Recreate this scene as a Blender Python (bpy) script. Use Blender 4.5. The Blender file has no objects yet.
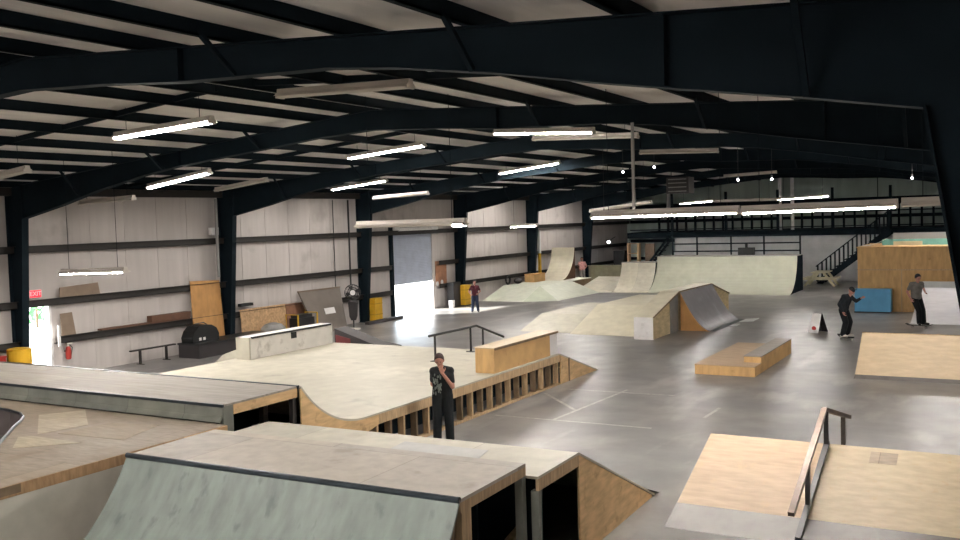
import bpy, bmesh, math, random
from mathutils import Vector, Matrix
R = random.Random(7)
PI = math.pi
SC = bpy.context.scene
COL = SC.collection

# ------------------------------------------------------------------ materials
def lin(c):
    c = c / 255.0
    return c / 12.92 if c <= 0.04045 else ((c + 0.055) / 1.055) ** 2.4
def rgb(h):
    return (lin(int(h[0:2], 16)), lin(int(h[2:4], 16)), lin(int(h[4:6], 16)), 1)

def mat(name, h, rough=0.7, var=0.12, scale=4.0, stretch=(1, 1, 1), metal=0.0, sheets=None, spots=None, h2=None, spec=0.4, bump=0.0):
    """base colour varied by noise; sheets=(w,h) adds plywood-sheet tone steps; h2 = second tone mixed in with large noise"""
    m = bpy.data.materials.new(name); m.use_nodes = True
    nt = m.node_tree; N = nt.nodes; L = nt.links
    bs = N['Principled BSDF']
    bs.inputs['Roughness'].default_value = rough
    bs.inputs['Metallic'].default_value = metal
    bs.inputs['Specular IOR Level'].default_value = spec
    tc = N.new('ShaderNodeTexCoord'); mp = N.new('ShaderNodeMapping')
    mp.inputs['Scale'].default_value = stretch
    L.new(tc.outputs['Object'], mp.inputs['Vector'])
    nz = N.new('ShaderNodeTexNoise'); nz.inputs['Scale'].default_value = scale; nz.inputs['Detail'].default_value = 5
    L.new(mp.outputs[0], nz.inputs['Vector'])
    a = rgb(h)
    lo = tuple(v * (1 - var * 1.6) for v in a[:3]) + (1,); hi = tuple(min(1, v * (1 + var * 1.6)) for v in a[:3]) + (1,)
    cr = N.new('ShaderNodeValToRGB'); e = cr.color_ramp.elements
    e[0].position = 0.3; e[0].color = lo; e[1].position = 0.7; e[1].color = hi
    L.new(nz.outputs['Fac'], cr.inputs[0])
    out = cr.outputs[0]
    def mix(fac, A, B, blend='MIX'):
        x = N.new('ShaderNodeMix'); x.data_type = 'RGBA'; x.blend_type = blend
        if hasattr(fac, 'is_linked'): L.new(fac, x.inputs[0])
        else: x.inputs[0].default_value = fac
        for s, v in ((x.inputs[6], A), (x.inputs[7], B)):
            if hasattr(v, 'is_linked'): L.new(v, s)
            else: s.default_value = v
        return x.outputs[2]
    if h2:
        n2 = N.new('ShaderNodeTexNoise'); n2.inputs['Scale'].default_value = 0.45; n2.inputs['Detail'].default_value = 6
        L.new(tc.outputs['Object'], n2.inputs['Vector'])
        r2 = N.new('ShaderNodeValToRGB'); r2.color_ramp.elements[0].position = 0.42; r2.color_ramp.elements[1].position = 0.62
        L.new(n2.outputs['Fac'], r2.inputs[0])
        out = mix(r2.outputs[0], out, mix(0.5, out, rgb(h2)))
    if sheets:
        br = N.new('ShaderNodeTexBrick'); br.inputs['Scale'].default_value = 1.0
        br.inputs['Brick Width'].default_value = sheets[0]; br.inputs['Row Height'].default_value = sheets[1]
        br.inputs['Mortar Size'].default_value = 0.006; br.offset = 0.5
        br.inputs['Color1'].default_value = (0.82, 0.82, 0.84, 1); br.inputs['Color2'].default_value = (1.12, 1.1, 1.06, 1)
        br.inputs['Mortar'].default_value = (0.55, 0.52, 0.5, 1)
        L.new(tc.outputs['Object'], br.inputs['Vector'])
        out = mix(0.75, out, br.outputs[0], 'MULTIPLY')
    if spots:
        n3 = N.new('ShaderNodeTexNoise'); n3.inputs['Scale'].default_value = spots[1]; n3.inputs['Detail'].default_value = 8
        mp3 = N.new('ShaderNodeMapping'); mp3.inputs['Scale'].default_value = spots[3] if len(spots) > 3 else (1, 1, 1)
        L.new(tc.outputs['Object'], mp3.inputs['Vector']); L.new(mp3.outputs[0], n3.inputs['Vector'])
        r3 = N.new('ShaderNodeValToRGB'); r3.color_ramp.elements[0].position = spots[2]; r3.color_ramp.elements[1].position = spots[2] + 0.12
        L.new(n3.outputs['Fac'], r3.inputs[0])
        out = mix(r3.outputs[0], out, mix(0.6, out, rgb(spots[0])))
    L.new(out, bs.inputs['Base Color'])
    if bump:
        bp = N.new('ShaderNodeBump'); bp.inputs['Strength'].default_value = bump; bp.inputs['Distance'].default_value = 0.01
        L.new(nz.outputs['Fac'], bp.inputs['Height']); L.new(bp.outputs[0], bs.inputs['Normal'])
    m['bs'] = 1
    return m

def emit(name, h, s):
    m = bpy.data.materials.new(name); m.use_nodes = True
    N = m.node_tree.nodes; N.clear()
    e = N.new('ShaderNodeEmission'); o = N.new('ShaderNodeOutputMaterial')
    e.inputs[0].default_value = rgb(h); e.inputs[1].default_value = s
    m.node_tree.links.new(e.outputs[0], o.inputs[0]); return m

TUBE_S = 280.0
M = dict(
    concrete=mat('concrete_floor', '787572', 0.34, 0.18, 1.2, (1, 1, 1), h2='575a5c', spots=('a5a29e', 0.9, 0.56, (1, 0.35, 1)), spec=0.5),
    wall=mat('white_insulation_facing', 'bdb6b2', 0.75, 0.05, 1.5, (1, 3, 0.25), h2='aea7a3', spots=('968e88', 0.8, 0.60)),
    farwall=mat('grey_green_insulation_facing', 'a9b5ae', 0.8, 0.10, 1.0, (2, 1, 0.3)),
    lowwall=mat('grey_painted_wall', 'b2b2b2', 0.8, 0.06, 2.0),
    roof=mat('roof_insulation_facing', 'e4e0dc', 0.85, 0.10, 0.8, (3, 0.4, 1), h2='d2cdc9'),
    steel=mat('dark_primer_steel', '141d23', 0.75, 0.12, 2.0, h2='121b21', spec=0.06),
    girt=mat('dark_girt_steel', '282523', 0.65, 0.15, 2.0),
    masonite=mat('grey_green_masonite', '8f9893', 0.5, 0.10, 3.2, (2.2, 0.8, 0.8), h2='7a8580', spots=('6c7673', 5, 0.58, (1.6, .8, .8))),
    cream=mat('cream_masonite', 'b9b4a5', 0.55, 0.07, 3.0, h2='a29e90', spots=('8f8b80', 1.6, 0.60)),
    worn=mat('worn_deck_masonite', 'b8b0a4', 0.6, 0.07, 5.0, (1, 1, 1), sheets=(2.44, 1.22), spots=('8c7f73', 2.5, 0.60)),
    worn2=mat('pale_worn_masonite', 'c5c0af', 0.55, 0.06, 4.0, spots=('a09887', 2.0, 0.58), sheets=(2.44, 1.22)),
    brownply=mat('brown_worn_plywood', '9f9180', 0.65, 0.10, 5.0, (1, 4, 1), sheets=(1.6, 1.22), h2='857764', spots=('7d6b58', 1.4, 0.57)),
    greydeck=mat('weathered_grey_deck', '9c968d', 0.65, 0.10, 5.0, (0.3, 3, 1), sheets=(2.44, 1.6)),
    greenside=mat('grey_green_board', '7b7e76', 0.7, 0.12, 3.0, sheets=(1.2, 3)),
    birch=mat('pale_birch_plywood', 'ad957a', 0.55, 0.08, 3.0, (1, 5, 1), spots=('b69a78', 7, 0.60, (1, .5, 1))),
    birch2=mat('light_birch_plywood', 'b4a489', 0.55, 0.07, 4.0, (1, 3, 1), spots=('b39c7b', 9, 0.60)),
    ply=mat('tan_plywood', 'cdac80', 0.65, 0.12, 3.0, (1, 1, 4), spots=('8d6f4c', 5, 0.60)),
    plybox=mat('orange_tan_plywood', 'c49f6c', 0.7, 0.10, 2.0, (4, 1, 1), spots=('94703f', 5, 0.64)),
    pine=mat('pine_lumber', 'b49a78', 0.7, 0.15, 6.0, (4, 4, 0.6)),
    wood_orange=mat('orange_plywood', 'b88a55', 0.65, 0.12, 4.0, (1, 1, 0.5)),
    wood_dark=mat('shaded_lumber', '7a6853', 0.75, 0.15, 5.0),
    osb=mat('osb_board', 'b4936e', 0.75, 0.18, 12.0),
    redwood=mat('reddish_board', '7f5a46', 0.7, 0.12, 6.0),
    brown=mat('brown_board', '5b4031', 0.75, 0.12, 5.0),
    card=mat('grey_brown_cardboard', '7b6b5c', 0.85, 0.06, 5.0),
    white=mat('white_paint', 'd8d6d5', 0.5, 0.05, 3.0, spots=('a9a5a0', 2.5, 0.6)),
    whiteb=mat('white_board', 'd2cec6', 0.5, 0.06, 2.5, spots=('9c958a', 3.0, 0.60)),
    black=mat('black_steel', '17181a', 0.45, 0.1, 4.0, spec=0.5),
    blackpl=mat('black_plastic', '141617', 0.6, 0.1, 4.0),
    void=mat('interior_shade_and_end_panel', '1a252c', 0.95, 0.1, 4.0, spec=0.1),  # shade of the open frames put into the colour; also black end panels
    rail=mat('brown_worn_steel', '57483f', 0.4, 0.15, 6.0, metal=0.5),
    metalplate=mat('worn_steel_plate', '615c59', 0.45, 0.12, 4.0, metal=0.15, spots=('55504d', 4, 0.56)),
    coping=mat('steel_coping', '3d454c', 0.35, 0.15, 5.0, metal=0.7),
    qdark=mat('dark_grey_skatelite', '7a767c', 0.5, 0.08, 2.0, spots=('8d8e93', 2.0, 0.6)),
    pale=mat('pale_grey_masonite', 'd9d7db', 0.5, 0.05, 2.0, (1, 2, 2), h2='c6c6cd'),
    greenbank=mat('pale_green_bank', 'cdd0c0', 0.55, 0.05, 3.0),
    greenbank2=mat('dull_green_bank', 'b9c0ac', 0.55, 0.05, 3.0),
    yellow=mat('yellow_paint', 'c79b22', 0.5, 0.10, 3.0),
    red=mat('red_paint', 'a33027', 0.5, 0.1, 3.0),
    maroon=mat('maroon_board', '6d2f2f', 0.6, 0.1, 3.0),
    darkgrey=mat('dark_grey_board', '322f30', 0.6, 0.1, 3.0),
    taupe=mat('taupe_board', '6a625b', 0.6, 0.05, 3.0),
    grey=mat('grey_plastic', '8b8a88', 0.6, 0.05, 3.0),
    blue=mat('blue_paint', '5596bf', 0.6, 0.06, 3.0, h2='5f9dc2'),
    teal=mat('teal_paint', '79b3ab', 0.6, 0.1, 3.0),
    paleyel=mat('pale_yellow_board', 'd3c8a5', 0.6, 0.08, 3.0),
    door=mat('grey_blue_steel_door', 'b4bbcb', 0.5, 0.05, 3.0),
    fixture=mat('white_enamel', 'bdb6ae', 0.45, 0.05, 3.0),
    tube_off=mat('unlit_glass_tube', 'c9c4bb', 0.2, 0.03, 3.0),
    skin=mat('skin', 'a8796a', 0.55, 0.06, 8.0),
    hairb=mat('dark_reddish_hair', '33201e', 0.7, 0.2, 30.0),
    hairk=mat('black_hair', '161314', 0.7, 0.2, 30.0),
    tshirt=mat('black_tshirt_cloth', '15181b', 0.9, 0.15, 14.0),
    printm=mat('pale_shirt_print', '6d7470', 0.85, 0.2, 14.0),
    pants=mat('black_trouser_cloth', '0f1418', 0.9, 0.15, 10.0),
    maroonsh=mat('maroon_shirt_cloth', '4a1d26', 0.9, 0.15, 10.0),
    jeans=mat('dark_blue_denim', '232c42', 0.9, 0.15, 10.0),
    hoodie=mat('charcoal_hoodie_cloth', '1c2126', 0.9, 0.15, 10.0),
    greysh=mat('grey_shirt_cloth', '6f6c68', 0.9, 0.12, 10.0),
    pinksh=mat('pink_shirt_cloth', 'c08f88', 0.9, 0.1, 10.0),
    greytr=mat('light_grey_trouser_cloth', '9c9995', 0.9, 0.1, 10.0),
    shoe=mat('dark_shoe', '22211f', 0.7, 0.1, 10.0),
    shoew=mat('pale_shoe', 'b5b1ab', 0.7, 0.1, 10.0),
    eye=mat('dark_eye', '1a1210', 0.3, 0.05, 10.0),
    lip=mat('lip', '9c5f55', 0.5, 0.05, 10.0),
    paint=mat('worn_white_floor_paint', 'a9a7a2', 0.5, 0.15, 8.0),
    paper=mat('white_paper', 'd5d8d6', 0.6, 0.04, 3.0),
    longq=mat('yellowish_green_masonite', 'a9aa99', .55, .06, 2.0, h2='989a8b'),
    flat1=mat('greyish_cream_bank', 'b5b1a0', .55, .06, 3, spots=('9c998b', 1.2, .6)), flat2=mat('pale_cream_bank', 'cbc5b0', .55, .05, 3),
    hubside=mat('pale_tan_ply_side', 'd6c39a', .6, .1, 3, (1, 1, 4)),
    exitred=emit('exit_sign_red_glow', 'e8404c', 1.6),
    exitlet=emit('exit_sign_letter_glow', 'ffb0b0', 1.6),
    lit=emit('lit_fluorescent_tube', 'fff9f2', TUBE_S),
    bulb=emit('lit_lamp_and_glint', 'f4f6ff', 40.0),  # glow of the wall lamp and of the fixture-end glints
    asphalt=mat('outdoor_concrete', 'b9b7b0', 0.9, 0.08, 1.0),
    leaf=mat('green_leaves', '4f8a55', 0.8, 0.25, 3.0),
    bark=mat('tree_bark', '5a4a3a', 0.9, 0.2, 5.0),
)

# ------------------------------------------------------------------ mesh builder
class MB:
    def __init__(s): s.v = []; s.f = []
    def add(s, vs, fs):
        n = len(s.v); s.v += [tuple(v) for v in vs]; s.f += [tuple(i + n for i in f) for f in fs]; return s
    def hexa(s, b, t):            # bottom quad, top quad
        return s.add(list(b) + list(t), [(3, 2, 1, 0), (4, 5, 6, 7), (0, 1, 5, 4), (1, 2, 6, 5), (2, 3, 7, 6), (3, 0, 4, 7)])
    def box(s, x0, x1, y0, y1, z0, z1):
        return s.hexa([(x0, y0, z0), (x1, y0, z0), (x1, y1, z0), (x0, y1, z0)], [(x0, y0, z1), (x1, y0, z1), (x1, y1, z1), (x0, y1, z1)])
    def prism(s, axis, pts, a0, a1):
        def P(a, p):
            return {'x': (a, p[0], p[1]), 'y': (p[0], a, p[1]), 'z': (p[0], p[1], a)}[axis]
        n = len(pts)
        vs = [P(a0, p) for p in pts] + [P(a1, p) for p in pts]
        fs = [tuple(range(n)), tuple(range(2 * n - 1, n - 1, -1))] + [(i, (i + 1) % n, n + (i + 1) % n, n + i) for i in range(n)]
        return s.add(vs, fs)
    def sheet(s, axis, prof, a0, a1, t):       # curved sheet of thickness t following a 2-D profile, extruded along axis
        lo = []
        for i, p in enumerate(prof):
            q = prof[max(0, i - 1)]; r = prof[min(len(prof) - 1, i + 1)]
            d = Vector((r[0] - q[0], r[1] - q[1])).normalized(); n = Vector((-d.y, d.x))
            if n.y > 0: n = -n
            lo.append((p[0] + n.x * t, p[1] + n.y * t))
        for i in range(len(prof) - 1):
            s.prism(axis, [prof[i], prof[i + 1], lo[i + 1], lo[i]], a0, a1)
        return s
    def bar(s, p, q, w, h=None, up=(0, 0, 1)):
        h = h or w; p = Vector(p); q = Vector(q); d = (q - p).normalized(); u = Vector(up)
        if abs(d.dot(u)) > 0.98: u = Vector((1, 0, 0))
        r = d.cross(u).normalized(); u = r.cross(d)
        c = [(-w / 2, -h / 2), (w / 2, -h / 2), (w / 2, h / 2), (-w / 2, h / 2)]
        return s.hexa([p + r * a + u * b for a, b in c], [q + r * a + u * b for a, b in c])
    def tube(s, pts, r, n=8, caps=True):
        pts = [Vector(p) for p in pts]; rings = []
        for i, p in enumerate(pts):
            d = (pts[min(i + 1, len(pts) - 1)] - pts[max(i - 1, 0)]).normalized()
            u = Vector((0, 0, 1)) if abs(d.z) < 0.95 else Vector((1, 0, 0))
            a = d.cross(u).normalized(); b = d.cross(a)
            rr = r[i] if isinstance(r, (list, tuple)) else r
            rings.append([p + (a * math.cos(2 * PI * k / n) + b * math.sin(2 * PI * k / n)) * rr for k in range(n)])
        vs = [v for g in rings for v in g]; fs = []
        for i in range(len(pts) - 1):
            for k in range(n):
                fs.append((i * n + k, i * n + (k + 1) % n, (i + 1) * n + (k + 1) % n, (i + 1) * n + k))
        if caps: fs += [tuple(range(n - 1, -1, -1)), tuple(range((len(pts) - 1) * n, len(pts) * n))]
        return s.add(vs, fs)
    def lathe(s, prof, c=(0, 0, 0), n=20):
        vs = []; fs = []
        for r, z in prof:
            vs += [(c[0] + r * math.cos(2 * PI * k / n), c[1] + r * math.sin(2 * PI * k / n), c[2] + z) for k in range(n)]
        for i in range(len(prof) - 1):
            fs += [(i * n + k, i * n + (k + 1) % n, (i + 1) * n + (k + 1) % n, (i + 1) * n + k) for k in range(n)]
        fs += [tuple(range(n - 1, -1, -1)), tuple(range((len(prof) - 1) * n, len(prof) * n))]
        return s.add(vs, fs)
    def ball(s, c, r, n=12, m=8, sc=(1, 1, 1)):
        vs = []; fs = []
        for j in range(1, m):
            t = PI * j / m
            vs += [(c[0] + sc[0] * r * math.sin(t) * math.cos(2 * PI * k / n), c[1] + sc[1] * r * math.sin(t) * math.sin(2 * PI * k / n), c[2] + sc[2] * r * math.cos(t)) for k in range(n)]
        top = len(vs); vs += [(c[0], c[1], c[2] + sc[2] * r), (c[0], c[1], c[2] - sc[2] * r)]
        for j in range(m - 2):
            fs += [(j * n + k, j * n + (k + 1) % n, (j + 1) * n + (k + 1) % n, (j + 1) * n + k) for k in range(n)]
        fs += [(top, (k + 1) % n, k) for k in range(n)] + [(top + 1, (m - 2) * n + k, (m - 2) * n + (k + 1) % n) for k in range(n)]
        return s.add(vs, fs)
    def mesh(s, name, off=(0, 0, 0)):
        me = bpy.data.meshes.new(name)
        o = Vector(off)
        me.from_pydata([Vector(v) - o for v in s.v], [], s.f)
        bm = bmesh.new(); bm.from_mesh(me); bmesh.ops.recalc_face_normals(bm, faces=bm.faces); bm.to_mesh(me); bm.free()
        return me

WL = {}
def link(o, base=(0, 0, 0)):
    COL.objects.link(o); WL[o.name] = Vector(base); return o
def tag(o, label=None, cat=None, group=None, kind=None):
    if label: o['label'] = label
    if cat: o['category'] = cat
    if group: o['group'] = group
    if kind: o['kind'] = kind
    return o
def thing(name, label, cat, loc=(0, 0, 0), rot=0, group=None, tilt=(0, 0)):
    o = bpy.data.objects.new(name, None); o.empty_display_size = 0.2
    o.location = loc; o.rotation_euler = (tilt[0], tilt[1], rot); link(o, loc)
    return tag(o, label, cat, group)
def part(name, mb, m, parent, label=None, local=False, smooth=False):
    """child of parent; coordinates are world unless local=True (then in the thing's own frame)"""
    me = mb.mesh(name, (0, 0, 0) if local else WL[parent.name]); me.materials.append(m)
    if smooth: me.polygons.foreach_set('use_smooth', [True] * len(me.polygons))
    o = bpy.data.objects.new(name, me); o.parent = parent; link(o, WL[parent.name])
    if label: o['label'] = label
    return o
def solo(name, mb, m, label, cat, base, group=None, rot=0, local=False, smooth=False):
    me = mb.mesh(name, (0, 0, 0) if local else base); me.materials.append(m)
    if smooth: me.polygons.foreach_set('use_smooth', [True] * len(me.polygons))
    o = bpy.data.objects.new(name, me); o.location = base; o.rotation_euler.z = rot; link(o, base)
    return tag(o, label, cat, group)
def struct(name, mb, m, parent=None):
    me = mb.mesh(name); me.materials.append(m)
    o = bpy.data.objects.new(name, me); link(o)
    if parent: o.parent = parent
    else: o['kind'] = 'structure'
    return o
def interp(tab, x):
    for (a, b), (c, d) in zip(tab, tab[1:]):
        if a <= x <= c: return b + (d - b) * (x - a) / (c - a)
    return tab[0][1] if x < tab[0][0] else tab[-1][1]

# ------------------------------------------------------------------ the building
XW, XR, YN, YF = -23.4, 1.6, -4.0, 61.2
RIDGE = -11.3
TOP = [(XW, 5.27), (RIDGE, 6.32), (XR, 5.46)]           # underside of the purlins = top of the rafters
BOT = [(-22.7, 4.44), (-21.1, 4.74), (-19.66, 5.06), (-18.03, 5.34), (-16.8, 5.50), (-15.4, 5.62), (-14.1, 5.73), (-12.66, 5.86), (-11.3, 5.92),
       (-9.7, 5.84), (-8.4, 5.74), (-7.5, 5.71), (-6.24, 5.67), (-5.36, 5.58), (-4.22, 5.41), (-3.2, 5.22), (-2.3, 5.07), (-1.5, 4.94), (-0.6, 4.78)]
FRAMES = [7.82 + 7.62 * i for i in range(7)]

struct('floor', MB().box(XW - 0.3, XR + 0.3, YN - 0.3, YF + 0.3, -0.2, 0), M['concrete'])

# left wall with two openings
D1 = (15.6, 16.48, 0, 2.08); D2 = (33.0, 36.25, 0, 3.66)
w = MB()
for y0, y1 in ((YN, D1[0]), (D1[1], D2[0]), (D2[1], YF)): w.box(XW - 0.15, XW, y0, y1, 0, 5.5)
w.box(XW - 0.15, XW, D1[0], D1[1], D1[3], 5.5); w.box(XW - 0.15, XW, D2[0], D2[1], D2[3], 5.5)
struct('wall_left', w, M['wall'])
struct('wall_right', MB().box(XR, XR + 0.15, YN, YF, 0, 5.75), M['wall'])
for nm, y0, mm in (('wall_far', YF, 'farwall'), ('wall_near', YN - 0.15, 'wall')):
    struct(nm, MB().prism('y', [(XW - 0.15, 0), (XR + 0.15, 0), (XR + 0.15, 5.75), (RIDGE, 6.6), (XW - 0.15, 5.5)], y0, y0 + 0.15), M[mm])
c = MB()
c.prism('y', [(XW - 0.15, 5.42), (RIDGE, 6.49), (RIDGE, 6.60), (XW - 0.15, 5.53)], YN - 0.15, YF + 0.15)
c.prism('y', [(RIDGE, 6.49), (XR + 0.15, 5.60), (XR + 0.15, 5.71), (RIDGE, 6.60)], YN - 0.15, YF + 0.15)
struct('ceiling', c, M['roof'])

def top_z(x): return interp(TOP, x)
# purlins: Z sections running the length of the hall
px = [XW + 0.12] + [XW + 1.52 * k for k in range(1, 8)] + [RIDGE - 0.45, RIDGE + 0.45] + [XR - 1.52 * k for k in range(7, 0, -1)] + [XR - 0.12]
for x in px:
    z = top_z(x)
    m = MB().box(x - 0.012, x + 0.012, YN, YF, z, z + 0.2)
    m.box(x - 0.075, x + 0.012, YN, YF, z, z + 0.02).box(x - 0.012, x + 0.075, YN, YF, z + 0.18, z + 0.2)
    struct('roof_purlin', m, M['steel'])
# bridging angles at mid-bay between the purlins
for y in [FRAMES[0] - 3.8] + [f + 3.81 for f in FRAMES[:-1]]:
    for (xa, xb) in ((XW + 0.2, RIDGE - 0.4), (RIDGE + 0.4, XR - 0.2)):
        struct('roof_bridging', MB().bar((xa, y, top_z(xa) + 0.1), (xb, y, top_z(xb) + 0.1), 0.05, 0.1), M['steel'])

# rigid frames
for fy in FRAMES:
    fr = bpy.data.objects.new('rigid_frame', None); fr.location = (0, 0, 0); link(fr); fr['kind'] = 'structure'
    web = MB()
    xs = [b[0] for b in BOT]
    for (xa, za), (xb, zb) in zip(BOT, BOT[1:]):
        web.hexa([(xa, fy - .008, za), (xb, fy - .008, zb), (xb, fy + .008, zb), (xa, fy + .008, za)],
                 [(xa, fy - .008, top_z(xa)), (xb, fy - .008, top_z(xb)), (xb, fy + .008, top_z(xb)), (xa, fy + .008, top_z(xa))])
        web.hexa([(xa, fy - .1, za - .015), (xb, fy - .1, zb - .015), (xb, fy + .1, zb - .015), (xa, fy + .1, za - .015)],
                 [(xa, fy - .1, za), (xb, fy - .1, zb), (xb, fy + .1, zb), (xa, fy + .1, za)])
        web.hexa([(xa, fy - .1, top_z(xa) - .015), (xb, fy - .1, top_z(xb) - .015), (xb, fy + .1, top_z(xb) - .015), (xa, fy + .1, top_z(xa) - .015)],
                 [(xa, fy - .1, top_z(xa)), (xb, fy - .1, top_z(xb)), (xb, fy + .1, top_z(xb)), (xa, fy + .1, top_z(xa))])
    for x in (-22.7, -16.8, -8.4, -2.6):                  # stiffener plates
        web.box(x - .006, x + .006, fy - .09, fy + .09, interp(BOT, x), top_z(x))
    struct('rafter', web, M['steel'], fr)
    for side in (0, 1):
        k = MB()
        if side == 0: xo, xb_, xt, zt = XW + 0.03, XW + 0.36, -22.7, 4.44
        else: xo, xb_, xt, zt = XR - 0.03, 0.16, -0.6, 4.78
        k.prism('y', [(xo, 0), (xb_, 0), (xt, zt), (xt, top_z(xt) - .02), (xo, top_z(xo) - .02)], fy - .008, fy + .008)
        k.hexa([(xb_ - .01, fy - .1, 0), (xb_ + .01, fy - .1, 0), (xb_ + .01, fy + .1, 0), (xb_ - .01, fy + .1, 0)],
               [(xt - .01, fy - .1, zt), (xt + .01, fy - .1, zt), (xt + .01, fy + .1, zt), (xt - .01, fy + .1, zt)])
        k.box(xo - .01, xo + .01, fy - .1, fy + .1, 0, top_z(xo) - .02)
        k.box(min(xo, xb_) - .05, max(xo, xb_) + .05, fy - .13, fy + .13, 0, .02)
        struct('column', k, M['steel'], fr)
    for x in [XW + 1.52 * q for q in (2, 4, 6)] + [XR - 1.52 * q for q in (2, 4, 6)]:   # flange braces, bottom flange up to a purlin
        for sgn in (-1, 1):
            struct('flange_brace', MB().bar((x, fy + sgn * .08, interp(BOT, x)), (x, fy + sgn * .62, top_z(x) + .06), .05, .05), M['steel'], fr)

# girts and eave strut on the left wall
def girt(z, spans):
    for y0, y1 in spans:
        m = MB().box(XW + .002, XW + .18, y0, y1, z - .1, z - .085).box(XW + .165, XW + .18, y0, y1, z - .1, z + .1).box(XW + .16, XW + .26, y0, y1, z + .085, z + .1)
        struct('girt', m, M['girt'])
girt(3.60, [(YN, YF)])
girt(2.12, [(YN, D2[0] - .25), (D2[1] + .3, YF)])
girt(1.04, [(YN, D1[0] - .1), (D1[1] + .1, D2[0] - .25), (D2[1] + .3, YF)])
struct('eave_strut', MB().box(XW + .002, XW + .2, YN, YF, 5.05, 5.27), M['girt'])
for z in (1.1, 2.3, 3.6, 4.6):
    struct('girt', MB().box(XW + .3, XR - .3, YF - .2, YF - .002, z - .1, z + .1), M['steel'])
# wall seams: battens of the insulation facing
for k in range(54):
    y = YN + 1.22 * k
    if D1[0] - .3 < y < D1[1] + .3 or D2[0] - .3 < y < D2[1] + .3: continue
    struct('trim_%d' % (k + 1), MB().box(XW, XW + .012, y - .02, y + .02, 0, 5.05), M['wall'])
# door 1: open exit door, frame and leaf swung outwards
d1 = bpy.data.objects.new('door_1', None); link(d1); d1['kind'] = 'structure'
struct('frame', MB().box(XW - .16, XW + .03, D1[0] - .06, D1[0] + .02, 0, D1[3] + .06).box(XW - .16, XW + .03, D1[1] - .02, D1[1] + .06, 0, D1[3] + .06).box(XW - .16, XW + .03, D1[0] + .02, D1[1] - .02, D1[3] - .02, D1[3] + .06), M['white'], d1)
struct('door_leaf', MB().box(XW - .95, XW - .16, D1[0] - .06, D1[0] - .02, 0.02, D1[3]), M['white'], d1)
# door 2: roll-up door two-thirds down
d2 = bpy.data.objects.new('door_2', None); link(d2); d2['kind'] = 'structure'
cur = MB(); z = 1.42
cur.box(XW - .10, XW - .04, D2[0], D2[1], z - .1, z)
while z < 3.62: cur.prism('y', [(XW - .09, z), (XW - .05, z + .01), (XW - .05, z + .065), (XW - .09, z + .075)], D2[0], D2[1]); z += .075
struct('curtain', cur, M['door'], d2)
struct('frame', MB().box(XW - .14, XW + .12, D2[0] - .18, D2[0], 0, 4.1), M['steel'], d2)
struct('coil_hood', MB().prism('y', [(XW, 3.66), (XW + .3, 3.68), (XW + .3, 3.80), (XW + .2, 3.86), (XW, 3.86)], D2[0] + .3, D2[1] + .1), M['white'], d2)

# mezzanine at the far end
struct('mezzanine_floor', MB().box(-21.2, XR, 55.4, YF, 2.62, 2.96), M['steel'])
struct('wall_mezzanine', MB().box(-18.2, XR, 55.6, 55.75, 0, 2.62), M['lowwall'])
for x in (-18.3, -15.0, -12.0, -9.0, -6.0, -3.0):
    struct('mezzanine_post', MB().box(x - .07, x + .07, 55.42, 55.56, 2.96, 5.3), M['steel'])
for x in [-21.0 + .62 * k for k in range(34)]:
    struct('far_stud', MB().box(x - .06, x + .06, YF - .35, YF - .21, 2.96, 4.4), M['steel'])
struct('mezzanine_rail', MB().box(-21.0, XR, 55.42, 55.47, 3.10, 3.16).box(-21.0, XR, 55.42, 55.47, 3.9, 3.96), M['steel'])
struct('far_beam', MB().box(-22.4, XR - 1, YF - .5, YF - .36, 4.3, 4.75), M['steel'])

# painted court lines on the floor
for a, b in (((-8.05, 16.7), (-7.84, 20.3)), ((-9.46, 19.26), (-8.02, 17.75)), ((-9.36, 16.69), (-6.0, 16.75)), ((-5.36, 18.0), (-5.34, 19.05)), ((-9.3, 19.9), (-6.6, 20.0))):
    a = Vector(a); b = Vector(b); d = (b - a).normalized(); n = Vector((-d.y, d.x)) * .035
    struct('floor_line', MB().prism('z', [tuple(a - n), tuple(b - n), tuple(b + n), tuple(a + n)], 0, .002), M['paint'])

# outdoors seen through the doors
struct('outside_ground', MB().box(-70, XW - .3, -10, 80, -.22, -.02), M['asphalt'])
def bush(x, y, h, label):
    b = MB(); rr = random.Random(int(x * 10 + y))
    for k in range(220):
        a = rr.random() * 2 * PI; q = math.sqrt(rr.random()); zz = .25 + rr.random() * (h - .3)
        wr = (h * .45) * math.sin(PI * min(1, (zz + .3) / (h + .35))) + .15
        p = Vector((x + wr * q * math.cos(a), y + wr * q * math.sin(a), zz)); s = .12 + .12 * rr.random()
        u = Vector((rr.uniform(-1, 1), rr.uniform(-1, 1), rr.uniform(-1, 1))).normalized(); v = u.orthogonal().normalized()
        b.add([p - u * s, p + v * s * .5, p + u * s, p - v * s * .5], [(0, 1, 2, 3)])
    t = thing('green_bush', label, 'bush', (x, y, -.02))
    part('foliage', b, M['leaf'], t); part('stem', MB().tube([(x, y, -.02), (x, y, h * .7)], [.06, .03]), M['bark'], t)
bush(-36.6, 25.2, 3.0, 'green bush outside the open exit door, seen top left in the doorway')
bush(-37.0, 28.4, 2.7, 'green bush outside the open exit door, next to the bush by the column')

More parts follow.
